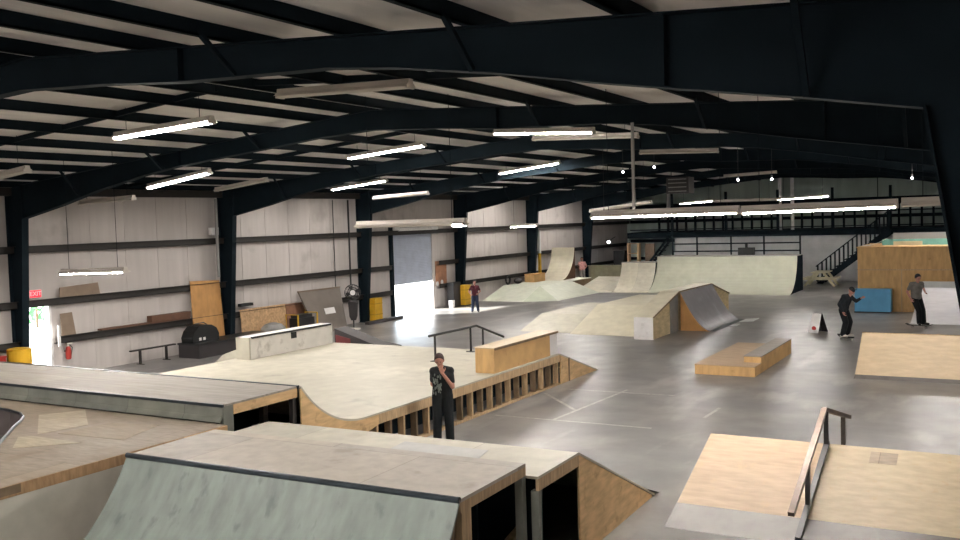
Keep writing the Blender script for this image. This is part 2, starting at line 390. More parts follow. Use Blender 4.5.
# ------------------------------------------------------------------ strip lights
def strip(ax, az, bx, bz, y, lit, label, drop=True, tubes=2):
    t = thing('strip_light', label, 'light', ((ax + bx) / 2, y, (az + bz) / 2), group=None)
    A = Vector((ax, y, az)); B = Vector((bx, y, bz)); d = (B - A).normalized(); n = Vector((0, 1, 0)); u = d.cross(n); u = u if u.z > 0 else -u
    h = MB()
    def prof(P): return [P + n * a + u * b for a, b in ((-.13, .0), (-.06, .05), (-.05, .11), (.05, .11), (.06, .05), (.13, .0), (.06, .035), (-.06, .035))]
    pa = prof(A); pb = prof(B); k = len(pa)
    h.add(pa + pb, [tuple(range(k)), tuple(range(2 * k - 1, k - 1, -1))] + [(i, (i + 1) % k, k + (i + 1) % k, k + i) for i in range(k)])
    hp = part('housing', h, M['fixture'], t)
    for s in (-.055, .055)[:tubes]:
        part('tube', MB().tube([A + d * .03 + n * s - u * .0, B - d * .03 + n * s - u * .0], .024, 8), M['lit'] if lit else M['tube_off'], t, 'glowing white tube' if lit else None)
    for P, q in ((A, 1), (B, -1)):
        part('lampholder', MB().hexa(*[[P + d * q * o + n * a + u * b for a, b in ((-.09, -.03), (.09, -.03), (.09, .04), (-.09, .04))] for o in (0, .03)]), M['fixture'], hp)
    if drop:
        for f in (.12, .88):
            P = A.lerp(B, f) + u * .11; zt = top_z(P.x) + .18
            if zt > P.z + .02: part('hanger', MB().tube([P, (P.x, P.y, zt)], .006, 5), M['steel'], t)
    return t
L_ = [
 (-14.28, 5.72, -11.84, 5.83, 11.61, 1, 'lit strip light, biggest of those tilted up under the roof over the wall'),
 (-19.85, 5.14, -17.6, 5.42, 17.1, 1, 'lit strip light near the top of the second wall column'),
 (-15.65, 5.80, -13.2, 5.99, 20.26, 1, 'lit strip light tilted under the roof above the roll-up door, higher of two'),
 (-21.35, 5.28, -18.95, 5.50, 26.6, 1, 'lit strip light tilted under the roof above the roll-up door, lower of two'),
 (-10.29, 5.98, -7.86, 5.84, 18.71, 1, 'lit strip light lying almost level under the middle of the roof'),
 (-16.34, 5.70, -13.92, 5.96, 30.0, 1, 'lit tilted strip light just beyond the level one in the roof middle'),
 (-18.05, 3.72, -16.86, 3.74, 34.0, 1, 'short lit strip light hung low before the far side wall columns'),
 (-20.00, 3.04, -17.72, 3.09, 14.5, 1, 'lit strip light hung low before the side wall above the cardboard sheet'),
 (-6.16, 4.02, -3.71, 4.03, 14.5, 1, 'lit strip light hung low at the left end of the long bright row'),
 (-3.67, 4.02, -1.47, 4.05, 14.5, 1, 'lit strip light hung low at the right part of the long bright row'),
 (-1.42, 4.06, 0.85, 4.06, 14.5, 0, 'unlit strip light at the right end of the low row, half hidden by the column'),
 (-11.05, 3.97, -8.62, 3.97, 14.5, 0, 'strip light hung low before the roll-up door hood, only its end glowing'),
 (-14.75, 4.56, -13.06, 4.65, 46.0, 1, 'short lit strip light far back above the long bright row'),
 (-13.00, 4.60, -9.98, 4.58, 46.0, 0, 'unlit strip light far back between two lit ones above the long row'),
 (-9.93, 4.59, -7.61, 4.68, 46.0, 1, 'lit strip light far back above the stairs end of the long row'),
 (-9.86, 6.02, -7.42, 5.94, 11.08, 0, 'unlit strip light close under the roof, nearest one in the middle bay'),
 (-20.55, 4.93, -18.17, 5.02, 28.0, 0, 'unlit pinkish strip light under the roof above the low unlit one'),
 (-21.9, 5.2, -19.75, 5.42, 21.5, 0, 'unlit strip light under the roof just past the second wall column'),
 (-22.87, 4.82, -20.68, 4.88, 17.3, 0, 'unlit strip light at the top of the side wall between the first two columns'),
 (-19.30, 5.02, -16.88, 5.26, 11.6, 0, 'unlit strip light cut by the left picture edge under the roof'),
 (-9.86, 5.90, -7.50, 5.80, 27.0, 0, 'unlit strip light under the roof beside the hanging pole, far side'),
 (-10.50, 6.0, -7.75, 5.88, 21.1, 0, 'unlit strip light right behind the level lit one in the roof middle'),
 (-11.96, 5.73, -9.54, 5.80, 44.0, 0, 'unlit strip light deep under the roof above the far lit pair'),
 (-14.53, 4.23, -11.99, 4.49, 34.0, 0, 'unlit strip light sloping up beside the hanging pole'),
]
for a in L_:
    t_ = strip(*a)
    if 'only its end' in a[6]:
        for q in (-.055, .055): part('tube', MB().tube([(-8.86, 14.5 + q, 3.955), (-8.66, 14.5 + q, 3.955)], .03, 8), M['lit'], t_, 'short glowing tube end')
# unseen lamps added to brighten the near end, above and behind the viewpoint
for x, y, z in ((-4.3, 2.6, 5.45), (-11.5, 0.5, 5.9), (-19.5, 5.0, 5.2), (-6.0, -2.0, 5.5), (-16.0, -2.0, 5.5)):
    strip(x - 1.22, z, x + 1.22, z, y, 1, 'added fill strip light over the near end of the hall, outside the picture')['group'] = 'added near-end fill lights'
for y in (41.0, 48.6):  # added lamps, out of sight, to light the far bank
    strip(-22.3, 5.24, -20.1, 5.42, y, 1, 'added fill strip light hidden behind the far roof frames over the pale green bank')['group'] = 'added far fill lights behind the roof frames'
for y, zl, zr in ((25.3, 5.46, 5.36), (40.2, 5.46, 5.36)):  # added lamps, out of sight, to brighten the side near the column
    strip(-3.4, zl, -1.0, zr, y, 1, 'added fill strip light hidden behind the far roof frames near the dark column')['group'] = 'added fill lights behind the roof frames near the column'
# rod; fixture-end glints built as glowing balls with made-up cord and socket
solo('hanging_rod', MB().tube([(-5.72, 15.3, 4.1), (-5.72, 15.3, 5.62)], .03, 8), M['grey'], 'pale thin rod hanging from the roof frame down to the long bright row', 'rod', (-5.72, 15.3, 4.1))
for (x, z, lb) in ((-10.81, 5.42, 'small fixture-end glint against the pale hanging rod'), (-9.78, 5.52, 'small fixture-end glint under the roof a little past the hanging rod'), (-7.19, 5.0, 'small fixture-end glint of a close pair in the roof, the one towards the rod'),
                (-6.21, 4.98, 'small fixture-end glint of a close pair in the roof, the one towards the stairs'), (-11.48, 4.18, 'small fixture-end glint just above the start of the long bright row'), (-2.48, 4.83, 'small fixture-end glint above the plywood box near the dark column')):
    t = thing('fixture_glint', lb, 'bulb', (x, 28, z))
    part('bulb', MB().ball((x, 28, z), .03), M['bulb'], t, 'glowing ball for a glint'); part('cord', MB().tube([(x, 28, z + .09), (x, 28, top_z(x))], .008, 5), M['black'], t)
    part('socket', MB().lathe([(.02, .04), (.03, .05), (.03, .1), (.01, .11)], (x, 28, z), 10), M['grey'], t)
# unit heater and duct in the roof
t = thing('unit_heater', 'grey box heater hung under the roof above the far quarter pipe', 'heater', (-12.8, 40, 5.0))
part('cabinet', MB().box(-13.3, -12.3, 39.6, 40.4, 4.95, 5.65), M['darkgrey'], t)
part('grille', MB().box(-13.2, -12.4, 39.55, 39.6, 5.02, 5.06).box(-13.2, -12.4, 39.55, 39.6, 5.2, 5.24).box(-13.2, -12.4, 39.55, 39.6, 5.38, 5.42).box(-13.2, -12.4, 39.55, 39.6, 5.54, 5.58), M['grey'], t)
part('hanger', MB().tube([(-13.2, 40, 5.65), (-13.2, 40, 6.2)], .015).tube([(-12.4, 40, 5.65), (-12.4, 40, 6.2)], .015), M['steel'], t)
for x, lb in ((-11.98, 'pale vertical pipe on the mezzanine, first of two'), (-11.28, 'pale vertical pipe on the mezzanine, the one nearer the stairs')):
    solo('vertical_pipe', MB().tube([(x, 56, 2.96), (x, 56, top_z(x))], .1, 10), M['white'], lb, 'pipe', (x, 56, 2.96))
solo('roof_duct', MB().tube([(-18.65, 56, 4.2), (-18.65, 56, 5.72)], .16, 12), M['grey'], 'pale grey vertical duct hanging from the far roof behind the lit lights', 'duct', (-18.65, 56, 4.2))

# ------------------------------------------------------------------ near quarter pipe and bank
def arc(y_top, z_top, R, z_bot=0.0, sgn=-1, n=18):
    """transition profile from the lip down; sgn = direction of travel away from the lip"""
    h = z_top - z_bot; ph = math.acos(1 - h / R); y0 = R * math.sin(ph)
    return [(y_top + sgn * (y0 - R * math.sin(ph * (1 - i / n))), z_bot + R * (1 - math.cos(ph * (1 - i / n)))) for i in range(n + 1)]
X0, X1 = -9.05, -4.55
q = thing('quarter_pipe', 'grey-green quarter pipe with a worn flat deck and dark steel coping', 'ramp', (-4.55, 7.4, 0), rot=.02)
pr = arc(7.38, 1.40, 2.6)
part('transition', MB().sheet('x', pr, X0, X1, .02), M['masonite'], q, 'grey-green streaked curved surface', smooth=False)
part('coping', MB().tube([(X0, 7.38, 1.40), (X1, 7.38, 1.40)], .032, 12), M['coping'], q, 'dark steel pipe along the lip')
part('deck', MB().box(X0, X1, 7.38, 8.80, 1.37, 1.405), M['worn'], q, 'worn beige deck sheets')
part('header', MB().box(X1 - .04, X1, 7.40, 8.80, 1.27, 1.37), M['pine'], q)
part('post', MB().box(X1 - .09, X1 - .002, 7.42, 7.60, 0, 1.27), M['pine'], q)
part('post', MB().box(X1 - .09, X1 - .002, 8.71, 8.80, 0, 1.27), M['greenside'], q)
for x in [X0 + .02 + .55 * k for k in range(9)]:
    part('rib', MB().prism('x', [(a, b - .022) for a, b in pr if b > .04] + [(5.5, 0.0), (7.38, 0.0)], x, x + .02), M['wood_dark'], q)
part('back_panel', MB().box(X0 + .05, X1 - .6, 8.76, 8.795, 0, 1.37), M['void'], q)  # black sheet standing for the shade under the deck
part('joist', MB().box(X0 + .05, X1 - .1, 8.0, 8.04, 1.22, 1.37).box(X0 + .05, X1 - .1, 7.5, 7.54, 1.22, 1.37), M['wood_dark'], q)

b = thing('bank_ramp', 'pale-topped bank ramp with triangular plywood side behind the grey-green quarter pipe', 'ramp', (-4.48, 8.83, 0), rot=.02)
Xb0, Xb1 = -9.2, -4.45
part('deck', MB().box(Xb0, Xb1, 8.83, 9.96, 1.235, 1.265), M['worn2'], b, 'pale worn deck sheets')
part('bank', MB().sheet('x', [(9.96, 1.265), (12.72, .02)], Xb0, Xb1, .025), M['worn2'], b)
part('toe_plate', MB().sheet('x', [(12.4, .168), (12.85, .004)], Xb0, Xb1 + .02, .004), M['metalplate'], b, 'dark steel toe plate')
part('side_panel', MB().prism('x', [(9.97, 0), (9.97, 1.235), (12.60, .03), (12.60, 0)], Xb1 - .03, Xb1 - .005), M['ply'], b, 'triangular mottled plywood side')
part('side_panel', MB().prism('x', [(9.97, 0), (9.97, 1.235), (12.60, .03), (12.60, 0)], Xb0 + .005, Xb0 + .03), M['ply'], b)
part('header', MB().box(Xb1 - .04, Xb1 - .004, 8.86, 9.97, 1.10, 1.235), M['pine'], b)
part('post', MB().box(Xb1 - .09, Xb1 - .004, 8.84, 8.92, 0, 1.10), M['greenside'], b)
part('joist', MB().box(Xb0 + .1, Xb1 - .1, 9.4, 9.44, 1.1, 1.235).box(Xb0 + .1, Xb1 - .1, 9.9, 9.94, 1.1, 1.235), M['wood_dark'], b)
part('inner_shade_panel', MB().box(Xb0 + .1, Xb1 - .5, 9.98, 10.0, 0, 1.2), M['void'], b)  # dark sheet added as the shade inside the open side
solo('masonite_patch', MB().prism('z', [(-6.62, 8.95), (-5.35, 8.95), (-5.5, 9.62), (-6.7, 9.60)], 1.265, 1.270), mat('pale_grey_patch', 'b4b3ae', .5, .05), 'pale grey patch of sheet on the bank ramp deck', 'sheet', (-6, 9.3, 1.265))
solo('broken_board', MB().prism('x', [(9.3, 0), (9.95, 0), (9.95, .3), (9.6, .22)], -5.3, -5.2), M['pine'], 'broken pale board standing inside the open side of the bank ramp', 'board', (-5.25, 9.6, 0))

# ------------------------------------------------------------------ left decks
ld = thing('lower_deck', 'brown patched plywood deck beside the near quarter pipe', 'deck', (-13, 7, 0))
Z2 = 1.30
ring = [(-13.9, 8.78), (-13.45, 8.74), (-13.1, 8.66), (-12.8, 8.5), (-12.55, 8.28), (-12.3, 8.02), (-11.25, 7.05), (-10.7, 6.0), (-10.5, 4.2), (-11.2, 2.2)]
# deck outline wraps around the bowl opening
outline = [(-9.5, 2.2), (-9.5, 9.33), (-22.0, 9.33), (-22.0, 8.78)] + ring
part('surface', MB().prism('z', outline, Z2 - .025, Z2), M['brownply'], ld, 'brown worn plywood sheets')
part('edge_board', MB().box(-9.52, -9.485, 2.2, 9.30, Z2 - .13, Z2 - .002), mat('reddish_edge_ply', 'a68664', .7, .15, 5, (1, 4, 1)), ld, 'reddish raw plywood edge')
part('edge_patch', MB().box(-9.485, -9.478, 5.2, 6.22, Z2 - .10, Z2 - .004), M['wood_dark'], ld)
part('wall_panel', MB().box(-9.515, -9.49, 2.2, 8.7, 0, Z2 - .12), mat('grey_beige_sheet', 'c9c5b9', .55, .06, 3, spots=('aaa598', 1.5, .58)), ld, 'grey-beige side sheet')
part('end_panel', MB().box(-9.515, -9.475, 8.55, 9.32, .6, Z2 - .004), M['ply'], ld)
part('bowl_coping', MB().tube([(x, y, Z2 + .01) for x, y in [(-22, 8.78)] + ring], .022, 8), M['coping'], ld, 'steel rim round the bowl opening')
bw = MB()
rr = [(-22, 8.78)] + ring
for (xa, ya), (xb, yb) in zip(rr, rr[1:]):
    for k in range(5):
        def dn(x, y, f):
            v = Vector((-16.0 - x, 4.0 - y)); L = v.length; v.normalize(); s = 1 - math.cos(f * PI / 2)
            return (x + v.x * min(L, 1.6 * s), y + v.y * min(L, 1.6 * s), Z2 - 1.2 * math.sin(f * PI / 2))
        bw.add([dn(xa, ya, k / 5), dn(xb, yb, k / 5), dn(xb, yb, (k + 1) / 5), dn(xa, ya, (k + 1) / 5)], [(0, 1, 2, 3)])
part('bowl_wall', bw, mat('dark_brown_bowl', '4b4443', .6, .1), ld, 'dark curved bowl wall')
part('frame', MB().box(-21.9, -9.8, 9.15, 9.3, 0, Z2 - .03).box(-9.65, -9.55, 2.3, 9.1, 1.0, 1.14), M['wood_dark'], ld)
for pts_, hx in (([(-12.75, 8.72), (-12.38, 9.25), (-11.4, 8.55), (-11.53, 7.85)], 'a99c87'), ([(-11.1, 7.2), (-10.51, 7.77), (-11.5, 7.77), (-11.65, 7.65)], 'ada08a'), ([(-11.3, 8.0), (-11.2, 8.75), (-10.4, 8.95), (-10.1, 8.1)], '8f806c')):
    part('patch_sheet', MB().prism('z', pts_, Z2, Z2 + .004), mat('patch_ply_' + hx, hx, .65, .1, 5, (1, 4, 1)), ld, 'odd-toned plywood patch')
sd = thing('strip_platform', 'long grey raised platform with open framed end behind the brown deck', 'platform', (-14, 10.3, 0))
part('surface', MB().box(-22.3, -9.65, 9.42, 11.0, 1.52, 1.55), M['greydeck'], sd, 'weathered grey top')
part('lip', MB().box(-22.3, -9.64, 10.97, 11.02, 1.51, 1.56).box(-22.3, -9.64, 9.40, 9.43, 1.515, 1.555), M['coping'], sd, 'dark edging strip')
part('riser', MB().sheet('x', [(9.42, 1.515), (9.40, 1.38), (9.35, 1.31)], -22.3, -9.66, .02), M['greenside'], sd, 'grey-green riser board')
part('header', MB().box(-9.69, -9.65, 9.62, 10.98, 1.38, 1.52), M['ply'], sd, 'plywood header over the open end')
part('post', MB().box(-9.74, -9.655, 9.43, 9.62, 0, 1.52), M['greenside'], sd)
part('post', MB().box(-9.76, -9.68, 10.9, 10.98, 0, 1.36), M['darkgrey'], sd)
part('inner_shade_panel', MB().box(-22.2, -10.6, 10.9, 10.95, 0, 1.49), M['void'], sd)  # dark sheet for the shade behind the open end
part('inner_post', MB().box(-10.2, -10.1, 10.7, 10.8, 0, 1.49).box(-10.5, -10.4, 9.9, 10.0, 0, 1.49), M['darkgrey'], sd)

# ------------------------------------------------------------------ middle funbox deck
DX0, DX1, DZ = -17.0, -9.6, 0.75
mid = thing('funbox_deck', 'big cream skate deck with a stud-framed open side and curved plywood corner', 'deck', (-13.3, 16.5, 0))
prc = arc(11.03, 1.54, 2.0, DZ, 1)
yc = prc[-1][0]
part('surface', MB().box(DX0, DX1, yc, 20.4, DZ - .03, DZ), M['cream'], mid, 'cream worn sheets')
part('transition', MB().sheet('x', prc, DX0, DX1, .03), M['cream'], mid, 'cream curved quarter-pipe surface')
part('back_bank', MB().sheet('x', [(20.4, DZ), (22.75, .01)], -13.6, DX1, .03), M['cream'], mid)
part('curved_side', MB().prism('x', [(11.0, 0.6), (11.0, 1.5)] + [(a, z_ - .032) for a, z_ in prc] + [(13.0, DZ - .03), (13.0, .55), (12.4, .42), (11.0, .42)], DX1 - .028, DX1 - .002), M['ply'], mid, 'curved plywood side cut to the ramp')
part('curved_side', MB().prism('x', [(11.03, 0.0), (11.03, 0.42), (12.9, .42), (12.9, 0)], DX1 - .03, DX1 - .01), M['void'], mid)  # dark strip for the shade below the curved plywood
part('top_rail', MB().box(DX1 - .04, DX1, 13.0, 20.42, DZ - .20, DZ - .032), M['pine'], mid, 'pale lumber band under the deck edge')
part('bottom_plate', MB().box(DX1 - .13, DX1 - .002, 12.9, 20.4, 0, .05), M['pine'], mid)
for k in range(19):
    y = 12.95 + .408 * k
    part('stud', MB().box(DX1 - .15, DX1 - .02, y, y + .05, .05, DZ - .20), M['wood_dark'] if k % 2 else M['pine'], mid)
part('inner_shade_panel', MB().box(DX1 - .75, DX1 - .72, 11.1, 20.3, 0, DZ - .03), M['void'], mid)  # dark sheet for the shade behind the studs
part('wedge_side', MB().prism('x', [(20.45, 0), (20.45, DZ - .04), (22.65, .02), (22.65, 0)], DX1 - .03, DX1 - .004), M['ply'], mid, 'triangular plywood side of the back bank')
part('wedge_stud', MB().box(DX1 - .004, DX1 + .01, 20.9, 20.96, 0, .58), M['wood_dark'], mid)
part('left_side', MB().box(DX0, DX0 + .03, 12.9, 20.4, 0, DZ - .03), M['greydeck'], mid)
part('back_side', MB().box(DX0, -13.6, 20.37, 20.4, 0, DZ - .03), M['darkgrey'], mid)
# ledges on it
wl = thing('white_ledge', 'long white grind ledge with a dark edge on the cream deck', 'ledge', (-16.6, 18.6, DZ))
part('box', MB().box(-16.86, -16.44, 17.05, 20.25, DZ, DZ + .53), M['whiteb'], wl)
part('end_panel', MB().box(-16.87, -16.43, 17.0, 17.05, DZ, DZ + .545), M['cream'], wl, 'cream end board')
part('top', MB().box(-16.87, -16.47, 17.05, 20.26, DZ + .53, DZ + .55), M['white'], wl)
part('edge_angle', MB().box(-16.46, -16.425, 17.1, 20.2, DZ + .51, DZ + .555), M['black'], wl, 'dark steel edge')
part('bracket', MB().box(-16.44, -16.42, 18.55, 18.75, DZ + .34, DZ + .50), M['blackpl'], wl, 'small dark plate')
ol = thing('plywood_ledge', 'tan plywood grind ledge with a white end on the edge of the cream deck', 'ledge', (-9.9, 18.9, DZ))
part('box', MB().box(-10.12, -9.66, 17.25, 20.0, DZ, DZ + .53), M['plybox'], ol)
part('end_box', MB().box(-10.12, -9.655, 20.0, 20.4, DZ, DZ + .53), M['white'], ol, 'white painted end')
part('top', MB().box(-10.14, -9.64, 17.23, 20.42, DZ + .53, DZ + .55), M['birch2'], ol, 'pale plywood top')
part('edge_angle', MB().box(-9.65, -9.62, 17.25, 20.4, DZ + .50, DZ + .552), M['wood_dark'], ol)
# flat-down rail
rl = thing('flat_down_rail', 'thin dark grind rail with three posts on the cream deck behind the standing man', 'rail', (-11.85, 19.5, DZ))
part('top_bar', MB().tube([(-11.85, 18.1, 1.37), (-11.85, 20.3, 1.37), (-11.85, 21.7, .92)], .03, 8), M['black'], rl)
for y, z0, z1 in ((18.35, DZ, 1.36), (20.0, DZ, 1.36), (20.62, .705, 1.27)):
    part('post', MB().tube([(-11.85, y, z0), (-11.85, y, z1)], .027, 8), M['black'], rl)
    part('foot_plate', MB().box(-11.95, -11.75, y - .08, y + .08, z0, z0 + .012), M['black'], rl)
# cream curved kicker and dark wedge beside it
sk = [(-18.05, .0), (-18.05, .45), (-17.8, .62), (-17.5, .82), (-17.06, .96), (-17.06, 0)]
solo('curved_kicker', MB().prism('y', sk, 17.2, 18.6), M['cream'], 'small cream curved kicker against the cream deck beside the white ledge', 'ramp', (-17.5, 17.9, 0))
dw = thing('dark_wedge_ramp', 'dark grey wedge ramp with a maroon corner behind the white ledge', 'ramp', (-16.6, 22.6, 0))
part('body', MB().prism('y', [(-17.3, 0), (-17.3, 1.0), (-16.0, .62), (-15.35, .52), (-15.35, 0)], 21.4, 22.0), M['darkgrey'], dw)
part('corner_panel', MB().prism('y', [(-17.25, 0), (-17.25, .82), (-16.72, .72), (-16.72, 0)], 21.385, 21.4), M['maroon'], dw, 'maroon board')

# ------------------------------------------------------------------ right-hand near funbox with rail
rp = thing('plywood_funbox', 'pale plywood up-and-down bank with a steel toe plate, under the kinked rail', 'ramp', (-1.6, 13.6, 0))
F0, F1 = -3.95, 1.3
part('front_bank', MB().sheet('x', [(11.95, .17), (13.6, .76)], F0, -2.3, .022), M['birch'], rp, 'tan plywood slope')
part('front_bank', MB().sheet('x', [(11.95, .17), (13.6, .76)], -2.3, F1, .022), M['birch2'], rp, 'paler plywood slope')
part('back_bank', MB().sheet('x', [(13.6, .76), (15.7, .005)], F0, F1, .022), M['birch'], rp)
part('toe_plate', MB().sheet('x', [(11.43, .004), (11.96, .176)], F0, F1, .006), M['metalplate'], rp, 'worn grey steel toe plate')
for x in (F0 + .02, F1 - .05):
    part('side_panel', MB().prism('x', [(11.7, 0), (11.95, .14), (13.6, .73), (15.55, 0)], x, x + .025), M['ply'], rp)
part('patch', MB().sheet('x', [(13.25, .639), (13.5, .7285)], -1.72, -1.38, .004), M['brownply'], rp, 'small darker square patch')
kr = thing('kinked_rail', 'brown steel kinked grind rail over the near plywood funbox', 'rail', (-2.3, 13.4, .7))
KX = -2.3
part('top_bar', MB().bar((KX, 11.13, .47), (KX, 13.38, 1.29), .075, .055).bar((KX, 13.36, 1.29), (KX, 15.5, .76), .075, .055), M['rail'], kr, 'worn brown square bar')
part('base_bar', MB().bar((KX, 11.5, .06), (KX, 13.55, .785), .07, .05), M['black'], kr, 'dark bar lying on the slope')
for y, z0, z1 in ((13.5, .76, 1.25), (14.95, .30, .87), (12.15, .27, .82)):
    part('post', MB().bar((KX, y, z0), (KX, y, z1), .06, .06), M['black'], kr)

# ------------------------------------------------------------------ kicker further right
kp = [(25.05 - 1.45 * k / 10, .92 * (1 - k / 10) ** 1.22) for k in range(11)]
kk = thing('plywood_kicker', 'wide pale plywood kicker ramp on the floor beyond the kinked rail', 'ramp', (-1.5, 24.3, 0))
part('surface', MB().sheet('x', [(a - (kp[-1][0] - 22.85) * 0, z_ + .012) for a, z_ in kp], -3.38, 1.45, .015), mat('kicker_birch', 'c2ac8d', .55, .06, 3, (1, 3, 1), spots=('c0a681', 7, .6)), kk, 'pale birch curved surface')
for x in (-3.36, -1.4, 1.4):
    part('rib', MB().prism('x', [(a, max(0, z_ - .008)) for a, z_ in kp] + [(kp[-1][0], 0), (25.05, 0)], x, x + .02), M['ply'], kk)
part('top_edge', MB().box(-3.38, 1.45, 25.03, 25.07, .80, .935), M['pine'], kk)
part('toe_plate', MB().sheet('x', [(kp[-2][0], kp[-2][1] + .014), (kp[-1][0] - .06, .004)], -3.38, 1.45, .003), M['metalplate'], kk)

# manual pad
mp_ = thing('manual_pad', 'low plywood manual pad with a raised side curb in the middle of the floor', 'pad', (-6.3, 25, 0))
part('base', MB().box(-7.05, -5.56, 22.95, 27.2, 0, .235), M['plybox'], mp_, 'tan plywood sides')
part('top', MB().box(-7.06, -5.95, 22.94, 27.2, .235, .255), M['birch'], mp_, 'pale plywood top')
part('curb', MB().box(-5.98, -5.555, 23.6, 27.2, .235, .40), M['plybox'], mp_)
part('curb_top', MB().box(-5.99, -5.545, 23.59, 27.21, .40, .42), M['greydeck'], mp_, 'grey-brown curb top')
part('front_curb', MB().box(-5.98, -5.56, 22.94, 23.6, .235, .255), M['birch'], mp_)

# ------------------------------------------------------------------ middle hip funbox, hubba ledge, dark quarter
hb = thing('low_bank', 'low cream bank attached to the side of the taller cream bank', 'ramp', (-14.7, 32, 0))
part('front_bank', MB().sheet('x', [(29.75, .005), (31.6, .47)], -15.55, -13.49, .03), M['flat1'], hb)
part('top', MB().box(-15.55, -13.49, 31.6, 36.0, .44, .47), M['flat1'], hb)
part('back_bank', MB().sheet('x', [(36.0, .47), (37.9, .005)], -15.55, -13.49, .03), M['cream'], hb)
for x in (-15.55, -13.53): part('side_panel', MB().prism('x', [(29.9, 0), (31.6, .44), (36.0, .44), (37.8, 0)], x, x + .025), M['greydeck'], hb)
hb = thing('tall_bank', 'taller cream bank with flat top next to the white-fronted hubba ledge', 'ramp', (-12.3, 32, 0))
part('front_bank', MB().sheet('x', [(29.45, .005), (32.0, .80)], -13.45, -10.87, .03), M['flat2'], hb)
part('top', MB().box(-13.45, -10.87, 32.0, 36.4, .77, .80), M['flat2'], hb)
part('back_bank', MB().sheet('x', [(36.4, .80), (38.8, .005)], -13.45, -10.87, .03), M['worn2'], hb)
for x in (-13.45, -10.90): part('side_panel', MB().prism('x', [(29.6, 0), (32.0, .77), (36.4, .77), (38.7, 0)], x, x + .025), M['greydeck'], hb)
hu = thing('hubba_ledge', 'sloping ledge with a white front between the cream bank and dark quarter pipe', 'ledge', (-10.5, 33, 0))
hpf = [(28.8, .74), (31.5, 1.36), (35.45, 1.35), (38.0, .78)]
part('body', MB().prism('x', [(28.82, 0)] + [(y, z_ - .02) for y, z_ in hpf] + [(38.0, 0)], -10.83, -10.22), M['hubside'], hu, 'pale tan plywood sides')
part('grey_panel', MB().prism('x', [(30.55, 0), (30.55, 1.10), (31.42, 1.30), (31.42, 0)], -10.22, -10.205), M['grey'], hu)
part('front_panel', MB().box(-10.85, -10.2, 28.79, 28.82, 0, .73), M['white'], hu, 'white painted front')
part('top', MB().sheet('x', hpf, -10.86, -10.19, .02), M['flat2'], hu, 'cream top sheet')
part('edge_angle', MB().sheet('x', [(y, z_ + .003) for y, z_ in hpf], -10.2, -10.165, .03), M['wood_dark'], hu)
qd = thing('dark_quarter_pipe', 'dark grey quarter pipe with an orange plywood side facing the bare floor', 'ramp', (-9.6, 33.5, 0))
qp_ = [(-10.14 + 1.08 * k / 14, 1.33 * (1 - k / 14) ** 1.75) for k in range(15)]
part('surface', MB().sheet('y', qp_, 31.5, 35.45, .02), M['qdark'], qd, 'dark grey curved sheet')
part('side_panel', MB().prism('y', [(a, z_ - .022) for a, z_ in qp_ if z_ > .03] + [(qp_[-2][0], 0), (-10.14, 0)], 31.45, 31.49), M['wood_orange'], qd, 'orange plywood side')
part('side_panel', MB().prism('y', [(a, z_ - .022) for a, z_ in qp_ if z_ > .03] + [(qp_[-2][0], 0), (-10.14, 0)], 35.4, 35.44), M['paleyel'], qd)
part('toe_plate', MB().sheet('y', [(qp_[-2][0], qp_[-2][1] + .002), (qp_[-1][0] + .12, .004)], 31.5, 35.45, .003), M['coping'], qd)
solo('paper_sheet', MB().prism('z', [(-8.9, 33.1), (-8.65, 33.2), (-8.7, 33.9), (-8.9, 33.8)], 0.0, .012), M['paper'], 'white scrap of sheet on the floor at the foot of the dark quarter pipe', 'sheet', (-8.8, 33.5, 0))
solo('paper_sheet', MB().prism('z', [(-8.9, 34.5), (-8.45, 34.7), (-8.5, 35.9), (-8.9, 35.5)], 0.0, .012), M['paper'], 'larger white scrap of sheet by the far foot of the dark quarter pipe', 'sheet', (-8.7, 35.2, 0))

# ------------------------------------------------------------------ far ramps
lb = thing('pyramid_bank', 'low pale green bank with a dull triangular corner by the far side wall', 'ramp', (-21.5, 43.5, 0))
PZ = .62
fc = [(-23.2, 40.4, 0.005), (-20.9, 40.4, .005), (-19.45, 41.3, .005), (-19.3, 46.15, .005)]
tc_ = [(-23.2, 42.7, PZ), (-21.0, 42.5, PZ), (-20.9, 46.15, PZ)]
part('front_bank', MB().add([fc[0], fc[1], tc_[1], tc_[0]] + [(x, y, 0) for x, y, z in (fc[0], fc[1], tc_[1], tc_[0])], [(0, 1, 2, 3), (4, 7, 6, 5), (0, 4, 5, 1), (0, 3, 7, 4), (3, 2, 6, 7), (1, 5, 6, 2)]), M['greenbank'], lb)
part('corner_bank', MB().add([fc[1], fc[2], tc_[1], (fc[1][0], fc[1][1], 0), (fc[2][0], fc[2][1], 0), (tc_[1][0], tc_[1][1], 0)], [(0, 1, 2), (3, 5, 4), (0, 3, 4, 1), (1, 4, 5, 2), (2, 5, 3, 0)]), M['greenbank2'], lb, 'dull green triangular face')
part('side_bank', MB().add([fc[2], fc[3], tc_[2], tc_[1]] + [(x, y, 0) for x, y, z in (fc[2], fc[3], tc_[2], tc_[1])], [(0, 1, 2, 3), (4, 7, 6, 5), (0, 4, 5, 1), (0, 3, 7, 4), (3, 2, 6, 7), (1, 5, 6, 2)]), M['greenbank'], lb)
part('top', MB().prism('z', [(-23.2, 42.7), (-21.0, 42.5), (-20.9, 46.15), (-20.9, 48.9), (-23.2, 48.9)], PZ - .02, PZ), M['greenbank'], lb)
part('base', MB().box(-23.2, -20.95, 46.2, 48.9, 0, PZ - .02), M['wood_dark'], lb)
tq = thing('tall_quarter_pipe', 'tall narrow cream quarter pipe standing on the pale green bank', 'ramp', (-22.4, 47.6, PZ))
tp = arc(48.2, 2.36, 1.95, PZ, -1, 12)
